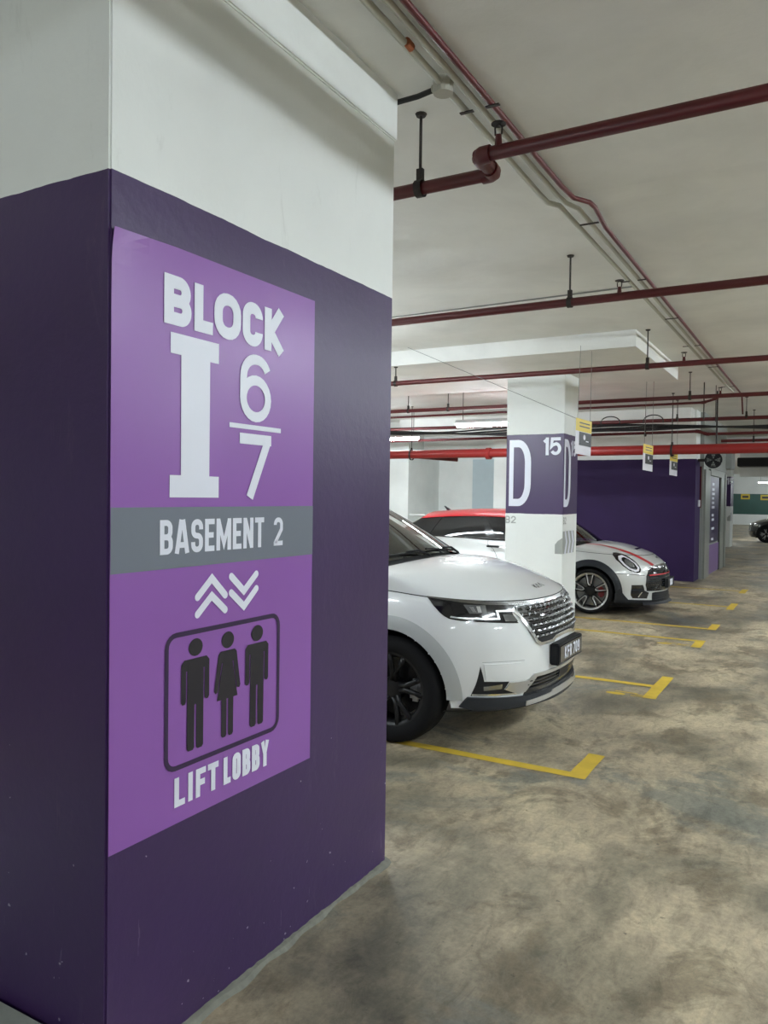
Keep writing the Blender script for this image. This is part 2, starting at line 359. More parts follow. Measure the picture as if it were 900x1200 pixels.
# ------------------------------------------------------------------ the setting
Z1, Z2, YS = 3.44, 3.48, 4.54
fl = tag(box('floor', (-12, -8, -.2), (11, 59, 0), 'floor'), 'stained bare concrete car park floor', 'floor', kind='structure')
cl = tag(box('ceiling', (-12, -8, Z1), (11, YS, Z1+.3), 'ceil'), 'off white painted concrete ceiling slab', 'ceiling', kind='structure')
box('slab', (-12, YS, Z2), (11, 59, Z2+.26), 'ceil', cl)
box('drop_panel', (-8.5, 8.59, 3.30), (-1.84, 11.25, Z2+.01), 'ceil', cl)
box('beam', (-8.95, 16.3, 3.12), (-2.4, 16.9, Z2+.01), 'ceil', cl)
box('beam', (-12, 24.4, 3.05), (11, 25.0, Z2+.01), 'ceil', cl)
def wall(name, a, b, m='wall', label=None):
    return tag(box(name, a, b, m), label, 'wall', kind='structure')
wall('wall_left', (-12.2, -8, 0), (-12, 59, Z1+.1), label='white plaster side wall behind the parking bays')
wall('wall_right', (11, -8, 0), (11.2, 59, Z1+.1), label='white plaster wall across the driveway')
wall('wall_front', (-12, -8.2, 0), (11, -8, Z1+.1), label='white plaster wall at the near end of the car park')
wb = wall('wall_back', (-12, 58.6, 0), (11, 58.8, Z2+.1), 'green', 'far white wall with a wide green band')
# lobby block: purple wall, white alcove beside it
lob = wall('wall_lobby', (-5.6, 16.75, 0), (-2.36, 21.2, Z2), 'lobby', 'dark purple lift lobby wall with white top')
al = wall('wall_alcove', (-12, 18.5, 0), (-6.71, 18.7, Z2), label='white recessed wall behind the red roofed car')
box('side_wall', (-6.71, 16.75, 0), (-5.6, 18.7, Z2), 'wall', al)
box('side_wall', (-12, 16.78, 0), (-8.95, 18.5, Z2), 'wall', al)
box('column', (-7.95, 18.40, 0), (-7.30, 18.5, 2.62), mat('pale_blue_paint', s2l(190, 204, 210), .6), al)
box('downstand', (-8.95, 17.6, 2.72), (-6.71, 18.5, Z2), 'wall', al)
# kerb beside the near pillar
tag(box('kerb', (-3.6, -3.0, 0), (-1.80, 1.455, .118), 'kerb', bev=.015), 'grey concrete kerb at the foot of the big purple pillar', 'kerb', kind='structure')

# near pillar
PX, PY0, PY1 = -1.708, 1.464, 3.032
def pillar(name, a, b, m, label):
    bm = bmesh.new(); add_box(bm, a, b)
    es = [e for e in bm.edges if abs(e.verts[0].co.z-e.verts[1].co.z) > .5]
    bmesh.ops.bevel(bm, geom=es, offset=.006, segments=2, affect='EDGES')
    return tag(from_bm(name, bm, m), label, 'pillar', kind='structure')
p1 = pillar('pillar', (-3.10, PY0, 0), (PX, PY1, Z1), 'pillar', 'massive pillar painted dark purple below and white above')
bm = bmesh.new(); add_box(bm, (-3.12, PY0-.3, 3.228), (PX+.012, PY1+.003, Z1), .006); from_bm('beam', bm, 'wall', p1)
# rough mortar skirt at its foot
bm = bmesh.new(); n = 60; ra = []; 
for i in range(n):
    y = PY0+.02+(PY1-PY0)*i/(n-1); wv = .018+.006*sin(i*.7)+.006*sin(i*.23+1)+.005*random.random()+(.02*sin((i-8)/18*pi) if 8 < i < 26 else 0)
    ra.append([bm.verts.new((PX-.01, y, .016+.008*random.random())), bm.verts.new((PX+wv*.5, y, .010+.005*random.random())), bm.verts.new((PX+wv, y, -.002))])
for A, B in zip(ra, ra[1:]):
    for k in range(2): bm.faces.new((A[k], B[k], B[k+1], A[k+1]))
from_bm('mortar_skirt', bm, 'mortar', p1)

# numbered pillar and the distant one
def numbered(y0, x0, x1, depth, label, top):
    p = pillar('pillar', (x0, y0, 0), (x1, y0+depth, top), 'pillar2', label)
    W = x1-x0
    PF = lambda a, b: (x0+a, y0-.003, b)                       # front face
    PR = lambda a, b: (x1+.003, y0+a, b)                       # aisle face
    def tallD(P, a, W_):
        bm = bmesh.new(); t = .085; h0, h1 = 1.545, 2.432; xr = a+W_
        o = [(a, h0)]+arc(a+W_*.42, h0+.30, W_*.58, .30, -90, 0)+arc(a+W_*.42, h1-.30, W_*.58, .30, 0, 90)+[(a, h1)]
        i_ = [(a+t*.72, h0+t*1.15)]+arc(a+W_*.42, h0+.31, W_*.58-t, .31-t*1.15, -90, 0)+arc(a+W_*.42, h1-.31, W_*.58-t, .31-t*1.15, 0, 90)+[(a+t*.72, h1-t*1.15)]
        vo = [bm.verts.new(P(*q)) for q in o]; vi = [bm.verts.new(P(*q)) for q in i_]; n = len(o)
        for k in range(n): bm.faces.new((vo[k], vo[(k+1) % n], vi[(k+1) % n], vi[k]))
        from_bm('letter', bm, 'print', p)
    tallD(PF, .045, .305)
    bm = bmesh.new(); add_word(bm, '15', [(.515, .60), (.605, .755)], 2.222, 2.455, .042, PF); from_bm('number', bm, 'print', p)
    bm = bmesh.new(); add_word(bm, 'B2', [(.0, .068), (.082, .15)], 1.315, 1.412, .016, PF); from_bm('level_mark', bm, 'greyprint', p)
    tallD(PR, .012, .29)
    bm = bmesh.new(); add_word(bm, '15', [(.30, .39), (.40, .54)], 2.225, 2.43, .042, PR); from_bm('number', bm, 'print', p)
    bm = bmesh.new(); add_word(bm, 'B2', [(.012, .07), (.082, .14)], 1.318, 1.412, .016, PR); from_bm('level_mark', bm, 'greyprint', p)
    # grey arrow block with white chevron stripes
    bm = bmesh.new(); add_poly(bm, [(.0, .932), (.50, .928), (.55, 1.08), (.50, 1.225), (.0, 1.225)], PR)
    add_poly(bm, [(W-.10, .93), (W, .93), (W, 1.14), (W-.06, 1.10), (W-.10, 1.05)], PF)
    from_bm('arrow_mark', bm, 'greyprint', p)
    bm = bmesh.new()
    PR2 = lambda a, b: (x1+.005, y0+a, b)
    for a in (.10, .25, .40): add_ribbon(bm, [(a, .925), (a+.07, 1.08), (a, 1.23)], .06, False, PR2)
    from_bm('arrow_stripe', bm, 'print', p)
    return p
numbered(9.94, -3.805, -3.012, .635, 'white pillar with purple band, letter D and number 15', 3.31)
numbered(30.0, -3.70, -3.05, .9, 'distant white pillar with purple band and letter D beyond the lobby door', Z2)

# bay markings painted on the floor
def marking(line_y, x1, by0, by1, wl=.085):
    bm = bmesh.new(); z = .003
    def strip(a, b, c, d):
        n = max(2, int(max(b-a, d-c)/.12)); V = []
        for i in range(n+1):
            j = lambda: random.uniform(-.004, .004)
            if b-a > d-c: V.append((bm.verts.new((a+(b-a)*i/n, c+j(), z)), bm.verts.new((a+(b-a)*i/n, d+j(), z))))
            else: V.append((bm.verts.new((a+j(), c+(d-c)*i/n, z)), bm.verts.new((b+j(), c+(d-c)*i/n, z))))
        for A, B in zip(V, V[1:]): bm.faces.new((A[0], B[0], B[1], A[1]))
    strip(-6.3, x1, line_y-wl/2, line_y+wl/2); strip(x1, x1+.105, by0, by1)
    o = from_bm('bay_line', bm, 'yellow', fl); o['label'] = 'worn yellow painted bay line'
for a in ((4.585, -1.325, 4.545, 5.03), (7.15, -1.325, 6.69, 7.60), (9.74, -1.33, 9.30, 9.80), (10.73, -1.33, 10.68, 11.18), (13.15, -1.34, 12.80, 13.62), (15.55, -1.38, 15.2, 15.9)): marking(*a)
def floor_mark(x, y, s):
    bm = bmesh.new(); P = lambda a, b: (x+b*s, y-a*s, .003)
    add_poly(bm, disc(0, -.05, .10, .20, 12), P); add_ribbon(bm, [(-.2, -.1), (-.17, .35)], .05, False, P); add_ribbon(bm, [(.02, .25), (.0, .5)], .045, False, P); add_ribbon(bm, [(-.12, .3), (-.1, .6)], .04, False, P)
    from_bm('bay_number', bm, 'yellow', fl)['label'] = 'rubbed off yellow bay number'
floor_mark(-1.53, 6.72, .42); floor_mark(-1.60, 9.36, .42)

# ------------------------------------------------------------------ lamps
def lamp(x, y, z, along, label, length=1.25, top=Z2, group='tube lamps under the ceiling', near=False):
    o = empty('tube_lamp', (x, y, z), rz=0 if along == 'x' else pi/2); L2 = length/2
    bm = bmesh.new(); n = 12; prof = []
    for i in range(n+1): prof.append((.062*cos(pi*i/n), .055*sin(pi*i/n)+.012))
    def half(prof, x0, x1, bm):
        A = [bm.verts.new((x0, p[0], p[1])) for p in prof]; B = [bm.verts.new((x1, p[0], p[1])) for p in prof]
        for k in range(len(prof)-1): bm.faces.new((A[k], A[k+1], B[k+1], B[k]))
        bm.faces.new(A[::-1]); bm.faces.new(B); bm.faces.new((A[0], B[0], B[-1], A[-1]))
    half([(.064, -.016), (.064, .012)]+[(.058*cos(pi*i/8), .012+.04*sin(pi*i/8)) for i in range(1, 8)]+[(-.064, .012), (-.064, -.016)], -L2-.02, L2+.02, bm)
    from_bm('housing', bm, 'housing', o)
    bm = bmesh.new(); half([(.060*cos(-pi*i/10), -.012+.065*sin(-pi*i/10)) for i in range(11)], -L2, L2, bm)
    from_bm('diffuser', bm, 'diffuser', o, True, 50)
    for s in (-.42, .42): tube('hanger_rod', [(s*length, 0, .04), (s*length, 0, top-z)], .006, 'iron', o, 6)
    tag(o, label, 'lamp', group); return o
lamp(-4.94, 12.2, 2.925, 'x', 'glowing tube lamp hanging behind the pillar marked D')
lamp(-8.2, 14.6, 2.925, 'x', 'glowing tube lamp hanging before the white alcove')
lamp(-4.75, 6.3, 2.93, 'x', 'glowing tube lamp hanging over the white van')
lamp(-4.75, 1.8, 2.93, 'x', 'glowing tube lamp behind the big purple pillar', top=Z1)
lamp(-6.1, 8.9, 2.93, 'x', 'unseen tube lamp added to brighten the bays before the pillar marked D', top=3.30)  # added out of sight to lift the light on the numbered pillar
lamp(-5.6, 3.6, 2.93, 'x', 'unseen tube lamp added behind the big purple pillar to brighten the bays', top=Z1)  # extra lamp, added where the near pillar hides it, to brighten the bays
lamp(-6.4, 5.6, 2.93, 'x', 'unseen tube lamp added above the tail of the white van for more light')  # another hidden lamp added for more light on van and numbered pillar
lamp(-8.3, 10.6, 2.93, 'x', 'glowing tube lamp above the tail of the red roofed car', top=3.30)
for x, y in ((2.2, -4.6), (2.2, .9), (2.2, 3.9), (2.2, 6.9), (2.2, 9.9), (2.2, 12.9), (2.2, 16.2), (2.2, 19.8), (2.2, 27.4), (2.2, 35.5), (2.2, 41), (2.2, 49), (6.4, 4), (6.4, 10), (6.4, 17)):
    lamp(x, y, 3.36, 'y', 'glowing tube lamp fixed close under the ceiling above the driveway', top=Z1 if y < YS else Z2, length=1.5, group='tube lamps above the driveway')
for x, y in ((-2.9, -3.3),): lamp(x, y, 3.22, 'x', 'unseen tube lamp added to brighten the kerb side of the big purple pillar', top=Z1)  # lamp added behind the camera to brighten the pillar's left face
tr = empty('shadow_trunking', (.25, 0, 3.166)); tag(tr, 'unseen grey trunking added along the driveway to cast the shadow band on the big pillar', 'trunking')  # unseen, added and sized so its shadow bands the top of the near pillar
for i in range(14): box('section', (-.1, -7.9+i*2.3, 0), (.1, -7.9+i*2.3+2.295, .102), 'steel', tr)
for i in range(14):
    y = -6.8+i*2.3; tube('hanger_rod', [(0, y, .1), (0, y, (Z1 if y < YS else Z2)-3.166)], .006, 'iron', tr, 6)
for x, y in ((-3.1, 54.0), (-4.6, 36), (-7.5, 30), (-7.5, 44), (3.5, 52)):  # first is the visible far lamp; the others are added to brighten the far end
    lamp(x, y, 2.85, 'x', 'far glowing tube lamp before the green banded wall, one of a set partly added for brightness', length=1.6)

# ------------------------------------------------------------------ big vinyl sign on the near pillar
sg = empty('wall_sign', (PX, (1.469+2.428)/2, .653))
tag(sg, 'purple vinyl sign reading block I, basement 2 and lift lobby on the big purple pillar', 'sign')
def SP(off): return lambda y, z: Vector((off, y-(1.469+2.428)/2, z-.653))
# panel: thin sheet with a slightly lifting top left corner
def panel_pt(a, b):
    y = 1.470+(2.428-1.470)*a; z = .653+(2.393-.653)*b
    lift = .012*max(0, 1-a*7)*max(0, (b-.93)/.07)**2
    return SP(.0022+lift)(y, z-.012*max(0, 1-a*5)*max(0, (b-.96)/.04))
us, vs = [0, .03, .07, .14, .25, .5, .75, 1], [0, .25, .5, .75, .9, .94, .97, .985, 1]
pan = grid('panel', panel_pt, us, vs, 'sign', sg, smooth=False)
sm = pan.modifiers.new('thickness', 'SOLIDIFY'); sm.thickness = .0012; sm.offset = -1
bm = bmesh.new(); P = SP(.0034); add_poly(bm, [(1.470, 1.434), (2.428, 1.434), (2.428, 1.618), (1.470, 1.618)], P); from_bm('grey_band', bm, 'signgrey', sg)
P = SP(.0044)
bm = bmesh.new(); add_word(bm, 'BLOCK', [(1.660, 1.772), (1.785, 1.868), (1.874, 2.003), (2.011, 2.116), (2.126, 2.236)], 2.160, 2.307, .039, P); from_bm('block_lettering', bm, 'print', sg)
bm = bmesh.new(); add_poly(bm, [(1.687, 1.647), (1.901, 1.647), (1.901, 1.714), (1.857, 1.714), (1.857, 2.074), (1.897, 2.074), (1.897, 2.138), (1.687, 2.138), (1.687, 2.076), (1.731, 2.076), (1.733, 1.714), (1.687, 1.714)], P); from_bm('block_letter', bm, 'print', sg)
bm = bmesh.new(); add_word(bm, '6', [(2.001, 2.166)], 1.905, 2.134, .034, P); add_word(bm, '7', [(2.001, 2.169)], 1.648, 1.864, .036, P); add_poly(bm, [(1.950, 1.878), (2.223, 1.878), (2.223, 1.894), (1.950, 1.894)], P); from_bm('level_numbers', bm, 'print', sg)
bm = bmesh.new(); add_word(bm, 'BASEMENT', spread('BASEMENT', 1.650, 2.134, .009, {'M': 1.35, 'E': .85, 'T': .95, 'A': 1.15}), 1.477, 1.580, .0175, P); from_bm('basement_lettering', bm, 'print', sg); bm = bmesh.new(); add_word(bm, '2', [(2.189, 2.241)], 1.478, 1.578, .0165, P); from_bm('basement_number', bm, 'print', sg)
bm = bmesh.new()
for pts in ([(1.809, 1.336), (1.873, 1.390), (1.937, 1.330)], [(1.809, 1.282), (1.873, 1.334), (1.937, 1.282)], [(1.966, 1.388), (2.030, 1.334), (2.094, 1.386)], [(1.966, 1.334), (2.031, 1.282), (2.095, 1.336)]):
    add_ribbon(bm, pts, .024, False, P, True)
from_bm('chevrons', bm, 'print', sg)
bm = bmesh.new(); add_ribbon(bm, rr(1.681, .824, 2.222, 1.230, .038), .0155, True, P); from_bm('lift_frame', bm, 'darkprint', sg)
def man(c):
    bm = bmesh.new(); add_poly(bm, disc(c, 1.181, .031, .0275), P)
    sh = lambda s: [(c+s*.0, 1.147), (c+s*.049, 1.147), (c+s*.062, 1.134), (c+s*.062, 1.018), (c+s*.057, 1.010), (c+s*.046, 1.010), (c+s*.041, 1.018), (c+s*.041, 1.112), (c+s*.036, 1.112), (c+s*.036, .868), (c+s*.030, .861), (c+s*.010, .861), (c+s*.004, .868), (c+s*.004, 1.000), (c, 1.004)]
    add_poly(bm, sh(1), P); add_poly(bm, sh(-1)[::-1], P); from_bm('figure', bm, 'blackprint', sg)
man(1.803); man(2.103)
bm = bmesh.new(); c = 1.952; add_poly(bm, disc(c, 1.181, .030, .0275), P)
sh = lambda s: [(c, 1.147), (c+s*.034, 1.147), (c+s*.044, 1.138), (c+s*.064, 1.022), (c+s*.058, 1.013), (c+s*.047, 1.017), (c+s*.028, 1.108), (c+s*.024, 1.108), (c+s*.050, .988), (c+s*.029, .988), (c+s*.029, .870), (c+s*.023, .863), (c+s*.009, .863), (c+s*.004, .870), (c+s*.004, .988), (c, .988)]
add_poly(bm, sh(1), P); add_poly(bm, sh(-1)[::-1], P); from_bm('figure', bm, 'blackprint', sg)
bm = bmesh.new(); ww = {'I': .55, 'L': .85, 'F': .85, 'T': .95}
add_word(bm, 'LIFT', spread('LIFT', 1.716, 1.912, .009, ww), .704, .794, .0195, P); add_word(bm, 'LOBBY', spread('LOBBY', 1.936, 2.172, .008, ww), .704, .794, .0195, P); from_bm('lift_lobby_lettering', bm, 'print', sg)

# ------------------------------------------------------------------ pipes and conduits
def shift(o, d):
    for v in o.data.vertices: v.co += Vector(d)
def pipe_run(name, pts, r, m, label, rods=(), clampm='iron', top=Z2, group='red sprinkler pipes', cat='pipe', couplings=(), heads=()):
    o0 = Vector(pts[0]); root = empty(name, o0)
    L = [Vector(p)-o0 for p in pts]
    tube('run', L, r, m, root, 14)
    for i in range(1, len(L)-1):                                # elbows are thicker at each bend
        d0 = (L[i-1]-L[i]).normalized(); d1 = (L[i+1]-L[i]).normalized()
        if d0.angle(d1) < 3.0: tube('elbow', [L[i]+d0*r*1.7, L[i]+d0*r*.6, L[i]+(d0+d1)*r*.25, L[i]+d1*r*.6, L[i]+d1*r*1.7], r*1.22, m, root, 14)
    for x in rods:
        y, z = pts[0][1], pts[0][2]
        if len(x) == 3: x, y, tp = x
        else: x, tp = x
        c = Vector((x, y, z))-o0
        bm = bmesh.new(); add_lathe(bm, [(-.018, r*1.22), (-.018, r*1.3), (.018, r*1.3), (.018, r*1.22)], 14, 'x', c); add_box(bm, c+Vector((-.016, -.01, r)), c+Vector((.016, .01, r+.06))); from_bm('clamp', bm, clampm, root)
        tube('hanger_rod', [c+Vector((0, 0, r+.04)), c+Vector((0, 0, tp-z))], .007, 'iron', root, 6)
        bm = bmesh.new(); add_lathe(bm, [(tp-z-.012, .001), (tp-z-.012, .022), (tp-z, .028), (tp-z, .001)], 10, 'z', (c.x, c.y, 0)); from_bm('anchor', bm, 'iron', root)
    for x, y in heads:                                          # upright sprinkler heads
        c = Vector((x, y, pts[-1][2]+r))-o0; hd = tube('sprinkler_head', [c-Vector((0, 0, .01)), c+Vector((0, 0, .04))], [.017, .013], m, root, 8)
        bm = bmesh.new(); add_tube(bm, [c+Vector((-.014, 0, .04)), c+Vector((-.016, 0, .07)), c+Vector((0, 0, .085))], .004, 6); add_tube(bm, [c+Vector((.014, 0, .04)), c+Vector((.016, 0, .07)), c+Vector((0, 0, .085))], .004, 6); add_lathe(bm, [(c.z+.085, .001), (c.z+.083, .032), (c.z+.087, .032), (c.z+.089, .001)], 12, 'z', (c.x, c.y, 0)); from_bm('deflector', bm, 'iron', hd)
    for x in couplings:
        bm = bmesh.new(); add_lathe(bm, [(-.04, r), (-.04, r*1.35), (.04, r*1.35), (.04, r)], 14, 'x', Vector((x, pts[0][1], pts[0][2]))-o0); from_bm('coupling', bm, m, root)
    tag(root, label, cat, group); return root
pipe_run('sprinkler_pipe', [(-6.0, 3.245, 3.095), (-1.322, 3.245, 3.095), (-1.322, 3.165, 3.10), (-1.322, 3.075, 3.105), (5.0, 3.075, 3.105)], .031, 'red', 'dark red sprinkler pipe with a double bend beside the big purple pillar', [(-1.69, 3.245, Z1), (.7, 3.075, Z1)], heads=[(-1.235, 3.075)])
pipe_run('sprinkler_pipe', [(-9.0, 5.77, 3.13), (5.0, 5.77, 3.13)], .031, 'red', 'dark red sprinkler pipe crossing above the white van', [(-1.725, Z2), (-4.9, Z2)], heads=[(-1.36, 5.77)])
pipe_run('sprinkler_pipe', [(-9.0, 8.66, 3.09), (5.0, 8.66, 3.09)], .030, 'red', 'dark red sprinkler pipe crossing close above the pillar marked D', [(-1.73, Z2), (-4.82, 8.66, 3.30)], heads=[(-1.36, 8.66)])
pipe_run('sprinkler_pipe', [(-9.0, 11.78, 3.12), (5.0, 11.78, 3.12)], .030, 'red', 'dark red sprinkler pipe crossing above the red roofed car', [(-1.76, Z2), (-5.55, Z2), (-6.3, Z2)], heads=[(-1.36, 11.78)])
pipe_run('sprinkler_pipe', [(-9.0, 12.35, 3.075), (-1.65, 12.35, 3.105), (-1.45, 12.35, 3.16)], .019, 'red', 'slim red pipe just behind a thicker sprinkler pipe', [], group='slim red pipes')
pipe_run('sprinkler_pipe', [(-9.0, 15.0, 3.13), (5.0, 15.0, 3.095)], .034, 'red', 'red pipe running just over the black cables', [(-2.45, 15.0, Z2), (-5.6, 15.0, Z2), (-1.3, 15.0, Z2)])
pipe_run('sprinkler_pipe', [(-9.0, 15.45, 2.90), (-2.15, 15.45, 2.935), (-2.0, 15.45, 2.88), (5.0, 15.45, 2.88)], .028, 'red', 'red pipe running just under the black cables', [(-3.1, 15.45, Z2)])
pipe_run('sprinkler_pipe', [(-1.95, 17.2, 2.87), (5.0, 17.2, 2.86)], .030, 'red', 'short red pipe above the steel lobby door', [(-1.35, 17.2, Z2)])
main = pipe_run('water_main', [(-11.9, 14.0, 2.50), (8.0, 14.0, 2.53)], .085, 'redbright', 'thick bright red water main crossing before the purple lobby wall', [(-2.36, 14.0, Z2), (-7.4, 14.0, Z2)], couplings=(-5.72, .9), group='thick red water main')
tube('branch', [(3.6, 0, .02), (3.3, .05, .25), (3.2, .05, .98)], .035, 'redbright', main)
tube('branch', [(4.6, .0, -.03), (5.3, .5, -.08)], .045, 'red', main)

def conduit(name, segs, r, m, label, brackets=(), extra=None):
    o0 = Vector(segs[0]); root = empty(name, o0); L = [Vector(p)-o0 for p in segs]
    tube('run', L, r, m, root, 10)
    for y, zt, x in brackets:
        b = Vector((x, y, zt))-o0
        bm = bmesh.new(); add_box(bm, b+Vector((-.032, -.010, -.046)), b+Vector((.032, .010, -.041))); from_bm('saddle', bm, 'iron', root)
    if extra: extra(root, o0)
    return tag(root, label, 'conduit', 'conduits along the ceiling')
c1, c2 = Z1-.028, Z1-.020
BR = [(y, Z1 if y < YS else Z1+.008) for y in (3.25, 4.95, 6.4, 7.9, 9.4, 11.0, 13.0)]
conduit('conduit', [(-1.335, -2, c1), (-1.345, 4.30, c1), (-1.335, 4.50, c1), (-1.262, 4.58, c2-.02), (-1.262, 4.70, c2-.01), (-1.300, 5.1, c2), (-1.306, 14.2, c2), (-1.306, 14.4, c2-.3)], .014, 'red', 'thin red conduit running along the ceiling beside two white ones', [(y, z, -1.335) for y, z in BR])
def jbox(root, o0):
    bm = bmesh.new(); add_lathe(bm, [(c1-.035, .001), (c1-.035, .042), (c1+.027, .045)], 14, 'z', (-1.468, 3.02, 0)); add_tube(bm, [(-1.468, 3.02, c1), (-1.52, 3.03, c1)], .019, 8)
    shift(from_bm('junction_box', bm, 'conduit', root), -o0)
    bm = bmesh.new(); add_tube(bm, [(-1.455, 2.66, c1), (-1.457, 2.705, c1)], .0175, 10); shift(from_bm('coupling', bm, 'rust', root), -o0)
    bm = bmesh.new(); add_tube(bm, [(-1.51, 3.03, c1), (-1.60, 3.04, c1-.005), (-1.72, 3.05, c1), (-3.0, 3.06, c1)], .012, 8); shift(from_bm('branch', bm, 'cable', root), -o0)
conduit('conduit', [(-1.44, -2, c1), (-1.467, 3.02, c1), (-1.49, 4.36, c1), (-1.49, 4.50, c1), (-1.45, 4.60, c2), (-1.422, 12.6, c2), (-1.34, 13.4, c2-.06)], .015, 'conduit', 'white conduit with a round junction box beside the big pillar', [(y, z, -1.46) for y, z in BR[::2]], jbox)
conduit('conduit', [(-1.378, -2, c1), (-1.405, 4.42, c1), (-1.395, 4.56, c1), (-1.362, 4.7, c2), (-1.366, 13.6, c2)], .014, 'conduit', 'plain white conduit between the red one and the boxed one', [(y, z, -1.39) for y, z in BR[1::2]])
o = tube('ceiling_wire', [(-6.0, 6.87, 3.45), (-3.2, 6.84, 3.46), (-1.50, 6.81, Z2-.012)], .007, 'wire', None, 6); tag(o, 'thin grey wire pinned along the ceiling above the white van', 'wire')

# black cable loom
lo = empty('cable_loom', (-9, 13.3, 2.9)); tag(lo, 'loose loom of black cables slung over the red water main', 'cable')
for k in range(5):
    pts = []
    for i in range(60):
        x = i*.25; sag = .05*sin(x*1.1+k*.5)+.02*sin(x*2.7+k)
        pts.append((x, .05*sin(x*.8+k*1.9)+k*.012, sag*.6-.035+.02*k-.012*x+.02*random.random()*.3))
    tube('cable', pts, .016, 'cable', lo, 6)
for cx in (5.75, 6.45):
    tube('cable_loop', [(cx+.16*cos(t), .02, .05+.10*sin(t)) for t in lin(-.3, pi+.3, 14)], .010, 'cable', lo, 6)
for x in (1.3, 4.6, 7.4): tube('hanger_rod', [(x, .02, 0), (x, .02, Z2-2.9)], .006, 'iron', lo, 6)

# vertical drop pipes near the lobby corner
for x, y, z0, z1, lab in ((-1.72, 12.9, 2.90, 3.48, 'thin dark drop rod just before the black cables'), (-1.66, 14.02, 2.60, 3.48, 'dark drop pipe rising from the red water main')):
    tag(tube('drop_rod', [(x, y, z0), (x, y, z1)], .014 if y > 14 else .009, 'iron', None, 8), lab, 'pipe')

# ------------------------------------------------------------------ hanging bay signs
def bay_sign(u, v, y, rz, roll, label, top):
    c = at(u, v, 1, y); root = empty('hanging_sign', c); root.rotation_euler = (0, roll, rz)
    W, Hh = .40, .385
    def rect(name, a, b, c_, d, m, off):
        bm = bmesh.new(); add_box(bm, (a, off-.0015, c_), (b, off, d)); return from_bm(name, bm, m, root)
    rect('panel', -W/2, W/2, -Hh/2, Hh/2, 'signwhite', .004)
    rect('header', -W/2, W/2, Hh/2-.135, Hh/2, 'signyellow', .0020)
    rect('field', -W/2+.09, W/2, -Hh/2+.10, Hh/2-.14, 'signblack', .0020)
    bm = bmesh.new(); P = lambda a, b: (a, .0002, b)
    for q in (.10, .062): add_ribbon(bm, [(-.11, Hh/2-q+.02), (.15, Hh/2-q+.02)], .014, False, P)
    from_bm('header_print', bm, 'signblack', root)
    bm = bmesh.new(); add_poly(bm, disc(.02, .0, .03, .03, 10), P); add_ribbon(bm, [(.06, -.04), (.13, -.04)], .012, False, P); from_bm('symbol', bm, 'signwhite', root)
    for s in (-.16, .16): tube('hanger_wire', [(s, .003, Hh/2-.01), (s*.9, .003, Z2-c.z if top is None else top-c.z)], .003, 'wire', root, 5)
    return tag(root, label, 'sign', 'small yellow topped signs hanging over the bays')
bay_sign(684, 512.5, 8.44, radians(81), radians(2), 'yellow topped hanging sign beside the pillar marked D', 3.3)
bay_sign(759.5, 536.5, 11.96, radians(81), radians(2), 'yellow topped hanging sign over the red water main, before the purple wall', None)
bay_sign(789.5, 544.5, 14.4, radians(81), radians(2), 'yellow topped hanging sign just below the red water main', None)
a = at(456, 398, 1, 8.42); b = at(677, 491, 1, 8.42)
tag(tube('sign_wire', [a+(a-b)*.1, b], .003, 'wire', None, 5), 'thin slanting guy wire crossing before the pillar marked D', 'wire')

# ------------------------------------------------------------------ lobby door, fan and far things
LX = -2.30
d = tag(box('door_1', (-2.36, 17.42, 0), (LX, 21.2, 2.36), 'greypanel'), 'steel framed lift lobby door with purple glass panel', 'door', kind='structure')
box('lintel', (-2.36, 17.30, 2.36), (LX+.02, 21.3, Z2), 'greypanel', d)
for y0, y1 in ((17.45, 18.2), (20.15, 20.75), (21.0, 21.25)): box('post', (LX-.02, y0, 0), (LX+.045, y1, 2.30), 'steel', d, .006)
box('post', (LX-.02, 18.2, 2.20), (LX+.05, 20.75, 2.34), 'steel', d, .006)
box('leaf', (LX, 18.25, .02), (LX+.012, 20.1, .66), mat('purple_door_panel', s2l(112, 84, 138), .4), d)
gp = box('glass_panel', (LX, 18.25, .70), (LX+.010, 20.0, 2.18), mat('purple_glass', s2l(44, 30, 72), .3), d)
bm = bmesh.new(); P = lambda a, b: (LX+.012, a, b)
for k, z in enumerate((2.02, 1.90, 1.80, 1.70, 1.60, 1.50, 1.32, 1.22, 1.02, .78)): add_ribbon(bm, [(18.75, z), (19.12+.05*(k % 3), z)], .055, False, P)
from_bm('door_lettering', bm, 'print', gp)
box('gap', (LX-.01, 20.1, 0), (LX+.02, 20.18, 2.2), 'gap', d)
tag(box('fire_conduit', (-2.36, 17.36, 1.5), (-2.33, 17.40, 2.9), 'red'), 'short red pipe running down beside the steel lobby door', 'pipe')
tag(box('wall_switch', (-2.36, 17.12, 1.52), (-2.33, 17.24, 1.66), 'signwhite', bev=.005), 'small white switch plate at the purple lobby corner', 'switch')
fc = at(836, 539, 1, 16.95); fan = empty('wall_fan', fc); fan.scale = (.9, .9, .9); tag(fan, 'round dark wall fan above the steel lobby door', 'fan')
bm = bmesh.new(); 
for r in (.175, .13, .085): 
    R0 = [Vector((r*cos(t), -.05 if r < .17 else 0, r*sin(t))) for t in lin(0, 2*pi, 25)]; add_tube(bm, R0, .007 if r < .17 else .016, 6)
for k in range(12): add_tube(bm, [(.03*cos(k*pi/6), -.06, .03*sin(k*pi/6)), (.13*cos(k*pi/6), -.05, .13*sin(k*pi/6)), (.175*cos(k*pi/6), 0, .175*sin(k*pi/6))], .004, 5)
from_bm('cage', bm, 'plastic', fan)
bm = bmesh.new()
